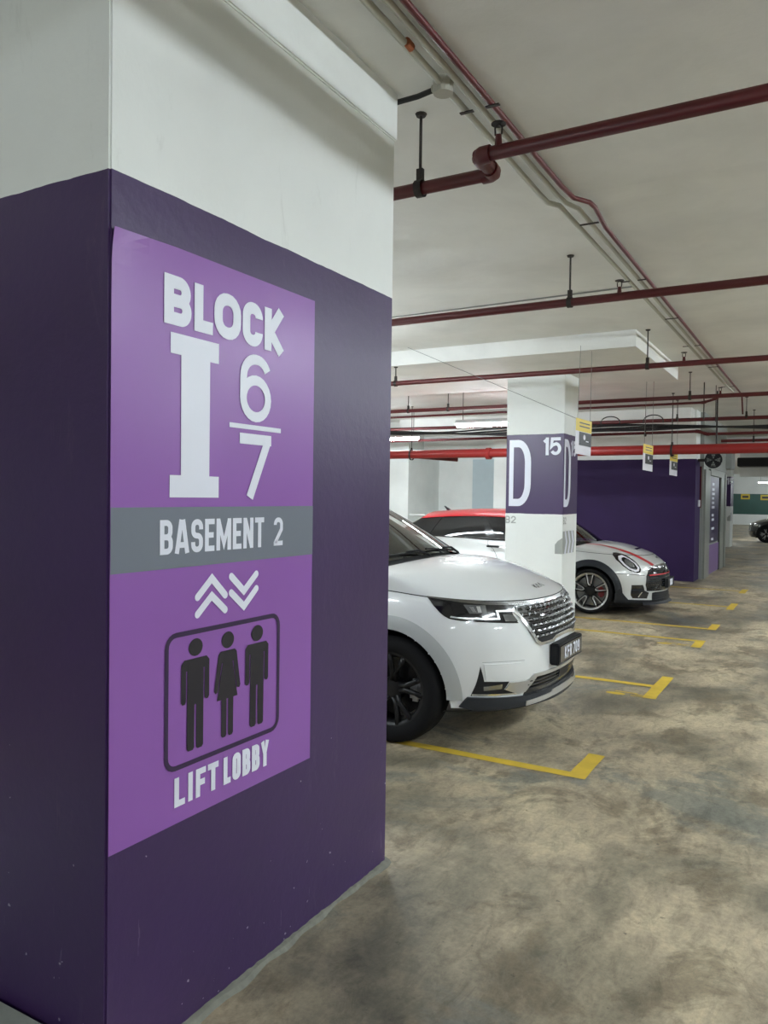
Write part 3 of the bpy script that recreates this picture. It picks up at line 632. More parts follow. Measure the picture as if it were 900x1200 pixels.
for k in range(4):
    t = k*pi/2; add_poly(bm, [(.02*cos(t), -.02, .02*sin(t)), (.15*cos(t-.35), -.03, .15*sin(t-.35)), (.155*cos(t+.35), .0, .155*sin(t+.35))], lambda *p: p)
from_bm('blade', bm, 'greypanel', fan)
bm = bmesh.new(); add_lathe(bm, [(.0, .001), (.0, .17), (.02, .17), (.10, .07), (.16, .06), (.16, .001)], 20, 'y'); from_bm('motor', bm, 'plastic', fan)
box('bracket', ((-2.365-fc.x)/.9, .08, -.03), (.02, .14, .03), 'iron', fan)
dk = tag(box('air_duct', (-2.92, 30.6, 2.88), (9, 31.4, 3.2), 'cable', bev=.02), 'wide black duct crossing under the far ceiling', 'duct')
tag(box('far_beam', (-3.05, 33, 2.60), (11, 33.5, Z2), 'ceil'), 'white downstand beam beyond the black duct', 'beam', kind='structure')
tag(box('grey_box', (-2.6, 21.19, 2.45), (-2.15, 22.0, 2.95), 'greypanel', bev=.02), 'grey metal box mounted beyond the steel lobby door', 'box')
for u, v, w_, lab in ((873.5, 582, .55, 'small yellow and black sign alone on the far green wall'), (897, 583, .6, 'small yellow and black sign above the black car on the far green wall')):
    c = at(u, v, 1, 58.55); r = empty('wall_plate', c); tag(r, lab, 'sign', 'small signs on the green wall')
    box('panel', (-w_/2, 0, -.18), (w_/2, .03, .18), 'signyellow', r); box('symbol', (-w_*.35, -.01, -.08), (w_*.35, 0, .06), 'signblack', r)

# ------------------------------------------------------------------ cars
def smooth(tab):
    xs = [a for a, _ in tab]; ys = [b for _, b in tab]; n = len(xs); m = []
    for i in range(n):
        a, b = max(0, i-1), min(n-1, i+1); m.append((ys[b]-ys[a])/(xs[b]-xs[a]))
    def f(x):
        if x <= xs[0]: return ys[0]
        if x >= xs[-1]: return ys[-1]
        i = max(k for k in range(n-1) if xs[k] <= x); h = xs[i+1]-xs[i]; t = (x-xs[i])/h
        return (2*t**3-3*t*t+1)*ys[i]+(t**3-2*t*t+t)*h*m[i]+(-2*t**3+3*t*t)*ys[i+1]+(t**3-t*t)*h*m[i+1]
    return f
class Car:
    """x forward with the nose at 0, z up; s runs round the plan outline: 0 nose, 1 end of the front corner, then metres along the side, then the tail"""
    def __init__(c, root, xf, Wd, LC, NE, ztop, length, xr, LR, zb, paint):
        c.root, c.xf, c.Wd, c.LC, c.NE, c.ztop, c.len, c.xr, c.LR, c.zb, c.paint = root, smooth(xf), smooth(Wd), LC, NE, smooth(ztop), length, smooth(xr), LR, zb, paint
        c.LS = length-LC-LR; c.arches = []
    def S(c, s, z, off=0):
        if off:
            e = 2e-3; a, b, p, q = c.S(s-e, z), c.S(s+e, z), c.S(s, z-e), c.S(s, z+e)
            n = (b-a).cross(q-p).normalized(); o = c.S(s, z)
            if n.dot(Vector((o.x+c.len*.5, o.y*1.5, 0))) < 0: n = -n
            return o+n*off
        sg = 1 if s >= 0 else -1; s = abs(s); W = c.Wd(z); xf = c.xf(z)
        if s <= 1:
            t = s*pi/2; x = xf-c.LC+c.LC*max(cos(t), 0)**(2/c.NE); y = W*sin(t)**(2/c.NE)
        elif s <= 1+c.LS:
            x0, x1 = xf-c.LC, -c.len+c.xr(z)+c.LR; k = (s-1)/c.LS; x = x0+(x1-x0)*k; y = W
        else:
            t = max(0, 2+c.LS-s)*pi/2; x = -c.len+c.xr(z)+c.LR-c.LR*max(cos(t), 0)**(2/3.0); y = W*sin(t)**(2/3.0)
        return Vector((x, -sg*y, z))
    def side_y(c, x, z):
        k = (x-(c.xf(z)-c.LC))/c.LC
        return c.Wd(z) if k <= 0 else c.Wd(z)*max(0, 1-min(1, k)**c.NE)**(1/c.NE)
    def body(c):
        ss = [i/34 for i in range(34)]+lin(1, 1+c.LS, int(c.LS/.035))+[1+c.LS+i/14 for i in range(1, 15)]
        ss = [-s for s in ss[:0:-1]]+ss
        zt = lin(0, 1, 30)
        def keep(p):
            for ax, az, ar in c.arches:
                if (p.x-ax)**2+(p.z-az)**2 < ar*ar and abs(p.y) > .5: return False
            return True
        bm = bmesh.new()
        grid('body', lambda s, t: c.S(s, c.zb+(c.ztop(abs(s))-c.zb)*t), ss, zt, None, bm=bm, keep=keep)
        bmesh.ops.remove_doubles(bm, verts=bm.verts, dist=1e-4)
        return from_bm('body', bm, c.paint, c.root, True)
    def arch(c, ax, az, ri, ro, m, a0=-8, a1=188, off=.012, wellm='plastic'):
        for sg in (1, -1):
            A = lin(radians(a0), radians(a1), 44); Rr = lin(ri, ro, 5)
            def f(t, r):
                x, z = ax+r*cos(t), max(c.zb+.002, az+r*sin(t)); k = (r-ri)/(ro-ri)
                return Vector((x, -sg*(c.side_y(x, z)+off*(1-k**3)+.001), z))
            bm = bmesh.new(); grid('', f, A, Rr, None, bm=bm)
            grid('', lambda t, k: Vector((ax+ri*cos(t), -sg*(c.side_y(ax+ri*cos(t), max(c.zb, az+ri*sin(t)))+off-k*.06), max(c.zb+.002, az+ri*sin(t)))), A, [0, 1], None, bm=bm)
            bmesh.ops.remove_doubles(bm, verts=bm.verts, dist=1e-4)
            from_bm('arch_moulding', bm, m, c.root, True, 40)
            bm = bmesh.new(); T = lin(radians(-15), radians(195), 24); W = c.Wd(.6)
            grid('', lambda t, k: Vector((ax+(ri+.015)*cos(t), -sg*(min(W, c.side_y(ax+(ri+.03)*cos(t), max(c.zb, az+ri*sin(t))))-.05-k*(.40)), az+(ri+.015)*sin(t))), T, [0, 1], None, bm=bm)
            bm.faces.new([bm.verts.new((ax+(ri+.015)*cos(t), -sg*(W-.45), az+(ri+.015)*sin(t))) for t in T])
            from_bm('wheel_well', bm, wellm, c.root)
    def patch(c, name, poly, m, off=.003, parent=None, mirror=True, depth=.014, seg=.045, fn=None):
        out = []; fn = fn or c.S
        for sg in ((1, -1) if mirror else (1,)):
            bm = bmesh.new(); f = bm.faces.new([bm.verts.new((s, z, 0)) for s, z in poly]); f.normal_update(); bmesh.ops.triangulate(bm, faces=[f])
            for _ in range(5):
                es = [e for e in bm.edges if e.calc_length() > seg]
                if not es: break
                bmesh.ops.subdivide_edges(bm, edges=es, cuts=1); bmesh.ops.triangulate(bm, faces=[f for f in bm.faces if len(f.verts) > 3])
            bd = [e for e in bm.edges if len(e.link_faces) == 1]
            uv = {v: (v.co.x*sg, v.co.y) for v in bm.verts}; low = {}
            for e in bd:
                for v in e.verts:
                    if v not in low: low[v] = bm.verts.new(fn(*uv[v], off-depth))
            for e in bd: bm.faces.new((e.verts[0], e.verts[1], low[e.verts[1]], low[e.verts[0]]))
            for v, q in uv.items(): v.co = fn(*q, off)
            out.append(from_bm(name, bm, m, parent[0 if sg == 1 else -1] if isinstance(parent, list) else (parent or c.root), True, 35))
        return out
    def strip(c, name, pts, wdt, m, off=.003, parent=None, mirror=True, closed=False):
        out = []
        for sg in ((1, -1) if mirror else (1,)):
            dense = []; n = len(pts)
            for i in range(n if closed else n-1):
                a, b = pts[i], pts[(i+1) % n]; k = max(1, int(hypot(a[0]-b[0], a[1]-b[1])/.04))
                dense += [(a[0]+(b[0]-a[0])*j/k, a[1]+(b[1]-a[1])*j/k) for j in range(k)]
            if not closed: dense.append(pts[-1])
            bm = bmesh.new(); add_ribbon(bm, [(s*sg, z) for s, z in dense], wdt, closed, lambda s, z: c.S(s, z, off))
            out.append(from_bm(name, bm, m, parent[0 if sg == 1 else -1] if isinstance(parent, list) else (parent or c.root), True))
        return out
    def top_shell(c, cowl, s_end, bulge, paint=None, gapw=.006):
        """bonnet from the outline's top edge back to the cowl"""
        def hood(s, t):
            b = c.S(s, c.ztop(abs(s))); cx, cz = cowl(b.y)
            cx = min(cx, b.x-.001)
            return Vector((b.x+(cx-b.x)*t, b.y, b.z+(cz-b.z)*(1-(1-t)**bulge)))
        c.hood = hood
        o = grid('bonnet', hood, lin(-s_end, s_end, 81), [0, .01, .03, .06]+lin(.1, 1, 22), paint or c.paint, c.root)
        bm = bmesh.new()
        add_ribbon(bm, [(s, c.ztop(abs(s))-.001) for s in lin(-s_end, s_end, 120)], gapw, False, lambda s, z: c.S(s, z, .0015)); from_bm('shut_line', bm, 'gap', c.root)
        return o
    def cabin(c, ws_base, yb, roof_f, roof_r, tail, yr, crown, belt, roofm, pillars, pillarm, winm='tint', belt_w=None):
        """ws_base(y)->(x,z); roof_f/roof_r=(x,z) of the roof rail ends; tail=(x,z) foot of the rear glass; belt(x)->z"""
        bx, bz = ws_base(yb)
        top_f = lambda k: Vector((roof_f[0]+.10*(1-k*k), k*yr, roof_f[1]+crown*(1-k*k)))
        def wsf(k, t):
            x, z = ws_base(k*yb); a = Vector((x, k*yb, z)); b = top_f(k); p = a.lerp(b, t)
            return p+Vector((.3, 0, 1)).normalized()*(.10*t*(1-t))
        c.wsf = wsf
        grid('windscreen', wsf, lin(-.955, .955, 25), lin(.02, .97, 13), 'glass', c.root)
        bm = bmesh.new()                                         # black surround
        grid('', lambda k, t: wsf(k, t)+Vector((0, 0, -.002)), lin(-1, 1, 25), [.965, 1.0], None, bm=bm); from_bm('header_trim', bm, 'gloss', c.root)
        for sg in (1, -1):
            bm = bmesh.new(); T = lin(0, 1, 13)
            grid('', lambda k, t: wsf(k*sg, t)+Vector((0, 0, .003)), [.925, .955, 1.0], T, None, bm=bm)
            grid('', lambda k, t: wsf(sg, t)+Vector((-.09*k, sg*.012*k, .003-.012*k)), [0, 1], T, None, bm=bm)
            from_bm('a_pillar', bm, pillarm, c.root, True, 30)
        rl = lambda q: Vector((roof_f[0]+(roof_r[0]-roof_f[0])*q, 0, roof_f[1]+(roof_r[1]-roof_f[1])*q+.045*sin(pi*q)))
        def roof(q, k):
            p = rl(q); fx = .10*(1-k*k)*(1-q)
            return Vector((p.x+fx, k*(yr+.025*sin(pi*min(1, q*1.3))), p.z+crown*(1-k*k)-.05*max(0, abs(k)-.9)*10*.3))
        grid('roof', roof, lin(0, 1, 25), lin(-1, 1, 21), roofm, c.root)
        bw = belt_w or yb
        for sg in (1, -1):
            def side(q, t):                                      # q 0..1 from the screen pillar to the tail pillar
                xb = bx-.06+(tail[0]-bx+.06)*q; a = Vector((xb, sg*(bw+(c.Wd(belt(xb))-bw)*min(1, q*6)*.98), belt(xb)))
                e = roof(q, sg); e = Vector((roof_f[0]-.05+(roof_r[0]-roof_f[0]+.05)*q, e.y, e.z+.0)); p = a.lerp(e, t)
                return p+Vector((0, sg*.05*t*(1-t), 0))
            grid('side_window', side, lin(.0, 1, 40), lin(0, 1, 8), winm, c.root)
            for q0, q1 in pillars:
                o = grid('window_pillar', lambda q, t: side(q, t)+Vector((0, sg*.006, 0)), lin(q0, q1, 4), lin(0, 1, 8), pillarm, c.root)
            bm = bmesh.new(); add_tube(bm, [side(q, 0)+Vector((0, sg*.008, 0)) for q in lin(.02, 1, 20)], .011, 6); from_bm('belt_trim', bm, 'gloss', c.root, True)
            bm = bmesh.new(); grid('', lambda q, t: side(q, .93+.07*t)+Vector((0, sg*.01, .004)), lin(0, 1, 25), [0, .5, 1], None, bm=bm); from_bm('roof_rail', bm, roofm, c.root, True)
            if sg == 1: c.sideL = side
            else: c.sideR = side
        tw = c.Wd(tail[1])
        def rear(k, t):
            a = roof(1, k); b = Vector((tail[0]-.06*(1-k*k), k*tw*.98, tail[1])); return a.lerp(b, t)+Vector((-.08*t*(1-t), 0, .02*t*(1-t)))
        grid('rear_window', rear, lin(-1, 1, 15), lin(0, 1, 9), winm, c.root)
        bm = bmesh.new()                                         # deck under the glass, closes the shell
        xs = lin(bx, tail[0], 10)
        grid('', lambda x, k: Vector((x, k*(c.Wd(1.0)-.03), belt(x)-.06)), xs, [-1, 1], None, bm=bm); from_bm('cabin_floor', bm, 'interior', c.root)
    def underside(c):
        z = c.zb+.01
        box('underbody', (-c.len+.35, -.62, z-.03), (-.30, .62, z+.06), 'plastic', c.root)
        box('underbody', (-c.len+1.0, -c.Wd(z)+.05, z-.01), (-1.45, c.Wd(z)-.05, z+.05), 'plastic', c.root)

def make_wheel(style, R, W, rim, sy):
    """tyre with rim, spokes, disc and caliper as children; outer face towards sy*y"""
    bm = bmesh.new(); h = W/2
    prof = [(-h*.80, rim), (-h, rim+.035), (-h*.99, R-.035), (-h*.86, R-.008), (-h*.5, R), (h*.5, R), (h*.86, R-.008), (h*.99, R-.035), (h, rim+.035), (h*.80, rim)]
    add_lathe(bm, prof, 48); tyre = from_bm('wheel', bm, 'tyre', None, True, 50)
    bm = bmesh.new(); o = sy*h
    add_lathe(bm, [(o*.84, rim+.006), (o*.80, rim-.012), (o*.55, rim-.03), (-o*.8, rim-.02)], 48); from_bm('rim', bm, 'alloy' if style == 'mini' else 'blackalloy', tyre, True, 50)
    bm = bmesh.new(); add_lathe(bm, [(-o*.05, .001), (-o*.05, rim-.05), (-o*.15, rim-.05)], 40); from_bm('brake_disc', bm, 'brake' if style == 'mini' else 'blackalloy', tyre)
    bm = bmesh.new(); add_box(bm, (.11, min(0, o*.2), -.08), (.19, max(0, o*.2), .07), .02); from_bm('caliper', bm, 'calred' if style == 'mini' else 'caliper', tyre)
    bm = bmesh.new(); add_lathe(bm, [(o*.2, .085), (o*.58, .075), (o*.62, .055), (o*.66, .03), (o*.66, .001)], 24); from_bm('hub', bm, 'blackalloy', tyre, True, 40)
    n = 5
    for k in range(n):
        a0 = 2*pi*k/n+(.33 if style == 'mini' else .15)
        bm = bmesh.new()
        if style == 'mini':                                      # black web with a bright U rim
            pts = []
            for t, r in [(.205, rim-.01), (.20, rim*.8), (.20, rim*.6), (.22, rim*.44), (.12, rim*.36), (0, rim*.34)]: pts.append((r*cos(a0+t), o*.70, r*sin(a0+t)))
            pts += [(r*cos(a0-t), o*.70, r*sin(a0-t)) for t, r in [(.12, rim*.36), (.22, rim*.44), (.20, rim*.6), (.20, rim*.8), (.205, rim-.01)]]
            add_tube(bm, pts, .0105, 6); from_bm('spoke_edge', bm, 'alloy', tyre, True)
            bm = bmesh.new()
            for q in (-1, 1): add_tube(bm, [(r*cos(a0+q*t), o*.62, r*sin(a0+q*t)) for t, r in [(.25, .07), (.25, rim*.5), (.225, rim*.75), (.225, rim-.005)]], .018, 6)
        elif style == 'plain':
            for q in (-1, 1): add_tube(bm, [(r*cos(a0+q*t), o*.66, r*sin(a0+q*t)) for t, r in [(.12, .05), (.10, rim*.5), (.19, rim-.005)]], .016, 6)
        else:
            for q in (-1, 1): add_tube(bm, [(r*cos(a0+q*t), o*f, r*sin(a0+q*t)) for t, r, f in [(.30, .06, .55), (.14, rim*.45, .62), (.20, rim*.75, .66), (.24, rim-.005, .70)]], .019, 8)
        from_bm('spoke', bm, 'alloy' if style == 'plain' else 'blackalloy', tyre, True)
    return tyre
def wheels(car, style, R, W, rim, axles, track):
    for sy in (-1, 1):
        proto = make_wheel(style, R, W, rim, sy)
        for i, ax in enumerate(axles):
            w_ = proto
            if i:
                w_ = proto.copy(); COL.objects.link(w_)
                for ch in list(proto.children):
                    q = ch.copy(); COL.objects.link(q); q.parent = w_
            w_.parent = car.root; w_.location = (ax, sy*(track-W/2), R)

# ---------------- white van
vr = empty('van', (-1.645, 5.50, 0)); tag(vr, 'white van with chromed grille parked beside the big purple pillar', 'car')
van = Car(vr, [(.14, -.12), (.20, -.05), (.27, -.015), (.36, -.02), (.46, 0), (.60, 0), (.75, -.015), (.88, -.055), (.97, -.10), (1.05, -.17)],
          [(.14, .90), (.25, .955), (.45, .985), (.68, .9975), (.85, .988), (.95, .965), (1.03, .925), (1.12, .86)], .80, 2.45,
          [(0, .955), (.3, .965), (.5, .975), (.65, .985), (.8, .995), (1.0, 1.02), (1.2, 1.05), (1.4, 1.085), (1.6, 1.09), (4.0, 1.09), (5.5, 1.09)], 5.155, [(.2, .08), (.5, 0), (.8, .02), (1.1, .07)], .35, .285, 'vanwhite')
van.arches = [(-.89, .365, .415), (-3.98, .365, .415)]
van.body()
for ax in (-.89, -3.98): van.arch(ax, .368, .405, .495, 'archgrey', -4, 184)
def vcowl(y): k = min(1, abs(y)/.86); return (-1.10+.14*(1-k*k), 1.20-.055*k*k)
van.top_shell(vcowl, 1.33, 2.0)
grid('cowl', lambda k, t: Vector((vcowl(k*.86)[0]+.01-(.17*t), k*.84, vcowl(k*.86)[1]-.012-.004*sin(pi*t)+.012*t)), lin(-1, 1, 25), [0, .5, 1], 'plastic', vr)
van.cabin(lambda y: (vcowl(y)[0]-.09, vcowl(y)[1]-.004), .815, (-2.20, 1.69), (-4.80, 1.66), (-5.02, 1.08), .64, .065, lambda x: 1.088, 'vanwhite', [(.0, .06), (.26, .30), (.60, .64), (.92, 1.0)], 'gloss')
for k0, k1 in ((-.15, -.72), (.62, .05)):                        # wipers: arm and blade, resting on the glass foot
    P0 = van.wsf(k0, .0)+Vector((.03, 0, .012)); P1 = van.wsf((k0+k1)/2, .035)+Vector((0, 0, .03)); a, b = van.wsf(k0*.4+k1*.6+.33, .02)+Vector((0, 0, .02)), van.wsf(k1-.10, .05)+Vector((0, 0, .02))
    o = tube('wiper', [P0, P0.lerp(P1, .5)+Vector((0, 0, .025)), P1], .009, 'plastic', vr, 6); tube('wiper_blade', [a, a.lerp(b, .5)+Vector((0, 0, .004)), b], .008, 'cable', o, 6)
for sg in (1, -1):                                               # scuttle filler between bonnet, screen pillar and door
    bm = bmesh.new(); q = [van.hood(sg*1.33, t) for t in (0, .5, 1)]+[van.wsf(-sg, 0), van.wsf(-sg, .10)+Vector((-.05, -sg*.01, 0)), van.S(sg*2.0, 1.085), van.S(sg*1.6, 1.085)]
    c0 = sum(q, Vector())/len(q); vc = bm.verts.new(c0+Vector((0, 0, .01))); vq = [bm.verts.new(p) for p in q]
    for i in range(len(vq)): bm.faces.new((vq[i], vq[(i+1) % len(vq)], vc))
    from_bm('scuttle_panel', bm, 'vanwhite', vr)
# dashboard and front seats seen through the glass
bm = bmesh.new(); add_box(bm, (-1.85, -.72, .95), (-1.30, .72, 1.12), .05); from_bm('dashboard', bm, 'interior', vr)
for y in (-.40, .40):
    bm = bmesh.new(); add_box(bm, (-2.72, y-.25, .92), (-2.52, y+.25, 1.42), .06); add_box(bm, (-2.74, y-.13, 1.44), (-2.62, y+.13, 1.62), .04); add_tube(bm, [(-2.68, y, 1.38), (-2.68, y, 1.5)], .03, 8); from_bm('seat', bm, 'seat', vr, True, 40)
# lamps
hl = van.patch('headlight', [(.826, .993), (.812, .946), (.790, .905), (.770, .882), (.747, .866), (.688, .855), (.564, .845), (.444, .834), (.352, .826), (.372, .866), (.372, .905), (.345, .935), (.25, .936), (.397, .942), (.534, .953), (.659, .968)], 'gloss', .004)
van.patch('lens', [(.650, .953), (.527, .947), (.532, .898), (.632, .898)], 'lens', .008, hl)
van.patch('lens', [(.720, .955), (.662, .950), (.650, .900), (.715, .893)], 'gloss', .0075, hl)
van.patch('reflector', [(.622, .938), (.600, .938), (.592, .908), (.612, .908)], 'lensbright', .0095, hl)
van.patch('reflector', [(.582, .942), (.560, .941), (.562, .905), (.582, .905)], 'lensbright', .0095, hl)
van.patch('light_guide', [(.735, .884), (.700, .877), (.478, .868), (.478, .915), (.366, .911), (.330, .868), (.338, .862), (.372, .899), (.464, .902), (.464, .856), (.560, .859), (.69, .867), (.742, .875)], 'silverplate', .010, hl)
van.patch('turn_lamp', [(.440, .887), (.376, .882), (.354, .838), (.436, .843)], 'lens', .008, hl)
van.patch('chrome_trim', [(.826, 1.0), (.648, .984), (.523, .970), (.385, .959), (.213, .955), (.10, .950), (.085, .936), (.25, .934), (.397, .941), (.534, .952), (.659, .967), (.828, .992)], 'darkchrome', .007)
# grille
gout = [(.345, .926), (.30, .930), (.25, .932), (.12, .932), (0, .930), (0, .700), (.06, .698), (.078, .690), (.104, .676), (.214, .676), (.238, .698), (.305, .850)]
gr = van.patch('grille', [(s, z) for s, z in gout]+[], 'gloss', .002)
bm = bmesh.new()
SY = lambda y: (2/pi)*math.asin(min(1, abs(y)/.96)**(van.NE/2))*(1 if y >= 0 else -1)
for r in range(6):
    z = .909-r*.037; half = .585-(.912-z)*.60; cw = .066
    for k in range(-10, 11):
        y = k*cw+(cw/2 if r % 2 else 0)
        if abs(y) > half-.03: continue
        P = lambda a, b, o: van.S(SY(y+a), z+b, o)
        vq = [bm.verts.new(P(a, b, .004)) for a, b in ((-.025, -.012), (.025, -.012), (.025, .012), (-.025, .012))]
        vf = [bm.verts.new(P(a, b, o)) for a, b, o in ((-.014, -.006, .018), (.014, -.006, .018), (.014, .006, .014), (-.014, .006, .014))]; bm.faces.new(vf)
        for i in range(4): bm.faces.new((vq[i], vq[(i+1) % 4], vf[(i+1) % 4], vf[i]))
tag(from_bm('grille_studs', bm, mat('grille_stud_chrome', (.17, .17, .17), .25, 1), gr[0]), kind='stuff')
van.patch('sensor_lamp', [(.343, .931), (.262, .928), (.275, .882), (.342, .888)], 'lens', .010)
van.strip('grille_frame', [(.36, .905), (.334, .868), (.243, .690), (.214, .670), (.105, .670), (.080, .686), (0, .692)], .020, 'chrome', .012)
van.patch('grille_apron', [(.235, .700), (.214, .680), (.11, .680), (.085, .696), (0, .702), (0, .722), (.10, .720), (.23, .712)], 'plastic', .006)
# number plate
pl = empty('number_plate', (.035, -.0, .580), vr)
box('frame', (-.045, -.285, -.075), (.02, .285, .075), 'plastic', pl, .008); box('face', (.018, -.262, -.058), (.024, .262, .058), 'gloss', pl, .003)
bm = bmesh.new(); P = lambda a, b: (.0255, a, b)
add_word(bm, 'KFR', spread('KFR', -.165, .005, .013, {'K': 1.1}), -.042, .042, .0165, P); add_word(bm, '709', spread('709', .04, .20, .013), -.042, .042, .0165, P); from_bm('plate_lettering', bm, 'print', pl)
# badge on the bonnet lip
def s_of(y): return (2/pi)*math.asin(min(1, abs(y)/.96)**(van.NE/2))*(1 if y >= 0 else -1)
bm = bmesh.new()
def HP(a, b): return van.hood(s_of(a), .10+b)+Vector((.003, 0, .006))
for i, pts in enumerate(([(.085, 0), (.085, .05)], [(.085, .02), (.05, .05)], [(.072, .03), (.04, 0)], [(.04, 0), (.005, .05)], [(.005, .05), (.005, 0)], [(-.02, 0), (-.05, .05), (-.085, 0)])):
    add_ribbon(bm, [(p[0], p[1]) for p in pts], .010, False, lambda a, b: HP(a, b)+Vector((0, 0, .0004*i)))
o = from_bm('badge', bm, 'darkchrome', vr); o['label'] = 'small chrome letter badge'
# bumper: crease, fog vents, lower grille, lip, skid
van.strip('shut_line', [(.60, .590), (.477, .589), (.338, .581)], .004, 'archgrey', .001)
van.patch('bumper_blade', [(.594, .580), (.34, .572), (.262, .500), (.31, .450), (.44, .457), (.582, .468)], 'vanwhite', .008)
fg = van.patch('fog_recess', [(.612, .565), (.590, .463), (.440, .452), (.462, .402), (.368, .357), (.652, .368)], 'plastic', .002)
van.patch('fog_lamp', [(.592, .432), (.482, .440), (.480, .409), (.585, .402)], 'lens', .006, fg)
van.strip('fog_trim', [(.648, .378), (.55, .372), (.46, .368), (.375, .362)], .010, 'chrome', .006, fg)
van.patch('chrome_wing', [(.437, .446), (.313, .440), (.268, .480), (.0, .470), (.0, .450), (.248, .456), (.318, .364), (.366, .357), (.460, .402)], 'silverplate', .010)
lg = van.patch('lower_grille', [(.262, .462), (.12, .456), (0, .452), (0, .336), (.20, .338), (.332, .338)], 'gloss', .003)
for z in (.435, .410, .385): van.strip('grille_slat', [(0, z), (.18, z), (.30-(.435-z)*-.4, z)], .008, 'greyplastic', .010, lg)
van.patch('radar_cover', [(-.04, .448), (.045, .448), (.04, .395), (-.035, .395)], 'plastic', .014, mirror=False)
van.patch('bumper_lip', [(.670, .362), (.33, .340), (0, .340), (0, .262), (.335, .276), (.64, .276), (.722, .300)], 'greyplastic', .020, depth=.04)
van.patch('skid_plate', [(.328, .304), (.12, .312), (.107, .324), (0, .324), (0, .286), (.118, .286), (.335, .278)], 'silverplate', .027, depth=.03)
bm = bmesh.new(); grid('', lambda s, t: van.S(s, .275-.10*t, .015-.10*t), lin(-.8, .8, 40), lin(0, 1, 5), None, bm=bm); from_bm('air_dam', bm, 'plastic', vr, True)
van.underside()
wheels(van, 'van', .362, .235, .245, (-.89, -3.98), .985)
for sg in (1, -1):                                               # sliding door lines, handles, mirrors
    for s in (1.82, 2.95): 
        bm = bmesh.new(); add_ribbon(bm, [(sg*s, z) for z in lin(.26, 1.08, 14)], .006, False, lambda s_, z: van.S(s_, z, .0015)); from_bm('shut_line', bm, 'gap', vr)
    for x in (-2.35, -2.75): box('door_handle', (x-.11, -sg*1.01-.012, .93), (x+.11, -sg*1.01+.012, .96), 'chrome', vr, .006)
    bm = bmesh.new(); r0 = bmesh.ops.create_uvsphere(bm, u_segments=16, v_segments=10, radius=1)['verts']
    for v in r0: v.co = Vector((-1.66+v.co.x*.09, -sg*(1.06+v.co.y*.12), 1.18+v.co.z*.085))
    add_box(bm, (-1.68, min(-sg*.90, -sg*1.0), 1.10), (-1.60, max(-sg*.90, -sg*1.0), 1.14)); from_bm('wing_mirror', bm, 'vanwhite', vr, True, 40)

# ---------------- silver car with red roof
mr = empty('hatchback', (-2.04, 12.02, 0)); tag(mr, 'silver hatchback with red roof and red bonnet stripe behind the pillar marked D', 'car')
mini = Car(mr, [(.14, -.10), (.19, -.02), (.26, -.02), (.33, -.02), (.42, 0), (.52, -.005), (.63, -.035), (.72, -.085), (.78, -.15), (.87, -.29), (.94, -.50)],
           [(.14, .86), (.25, .885), (.45, .90), (.62, .90), (.72, .885), (.80, .855), (.88, .83), (.96, .815), (1.02, .80)], .85, 2.2,
           [(0, .84), (.4, .85), (.7, .865), (1.0, .90), (1.3, .955), (1.6, .985), (2.6, 1.0), (3.3, 1.03), (4.6, 1.03)], 4.266, [(.2, .06), (.6, 0), (.8, .02), (1.03, .08)], .35, .19, 'silver')
AX = -.93
mini.arches = [(AX, .33, .385), (AX-2.62, .33, .385)]
mini.body()
for ax in (AX, AX-2.62): mini.arch(ax, .33, .365, .455, 'greyplastic', -30, 200, .014)
def mcowl(y): k = min(1, abs(y)/.80); return (-1.16+.15*(1-k*k), 1.012-.05*k*k)
mini.top_shell(mcowl, 1.24, 2.0)
mini.cabin(lambda y: (mcowl(y)[0]-.02, mcowl(y)[1]-.002), .77, (-1.86, 1.365), (-3.75, 1.335), (-4.14, 1.05), .62, .085, lambda x: 1.005+.012*(-x-1.2), 'carred', [(.0, .05), (.395, .45), (.80, .83)], 'gloss')
h2 = mini.patch('headlight', [(.655, .858), (.60, .885), (.557, .886), (.515, .862), (.490, .797), (.486, .721), (.487, .657), (.510, .622), (.545, .612), (.619, .638), (.676, .709), (.690, .790)], 'gloss', .004)
mini.strip('light_ring', [(.612, .826), (.560, .838), (.532, .800), (.515, .740), (.510, .683), (.530, .648), (.564, .640), (.619, .671), (.652, .725), (.650, .785)], .026, 'signwhite', .008, h2, closed=True)
mini.patch('lens', [(.60, .79), (.56, .80), (.54, .74), (.55, .69), (.60, .69), (.63, .74)], 'lens', .007, h2)
gg = mini.patch('grille', [(.0, .712), (.14, .710), (.28, .697), (.383, .655), (.445, .564), (.468, .440), (.435, .355), (.249, .345), (0, .345)], 'gloss', .003)
bm = bmesh.new()
for r in range(11):
    z = .675-r*.031
    for k in range(-15, 16):
        s0 = k*.028+(.014 if r % 2 else 0)
        if abs(s0) > .36+.08*min(1, (.70-z)/.2): continue
        q = [mini.S(s0+a*.008, z+b*.009, .011) for a, b in ((-1, 0), (0, -1), (1, 0), (0, 1))]; bm.faces.new([bm.verts.new(x) for x in q])
tag(from_bm('grille_studs', bm, 'greyplastic', gg[0]), kind='stuff')
mini.strip('grille_rim', [(0, .716), (.14, .714), (.28, .702), (.39, .660)], .014, 'chrome', .009)
mini.strip('red_bar', [(0, .584), (.15, .582), (.41, .575)], .017, 'carred', .016)
mini.patch('fog_vent', [(.638, .446), (.503, .446), (.470, .365), (.400, .330), (.430, .246), (.609, .255), (.628, .30)], 'gloss', .004)
mini.strip('vent_bar', [(.63, .375), (.48, .372)], .014, 'greyplastic', .010); mini.strip('vent_fin', [(.545, .270), (.500, .345)], .014, 'chrome', .012)
mini.patch('lower_grille', [(.0, .330), (.30, .333), (.346, .325), (.36, .205), (.0, .205)], 'plastic', .006)
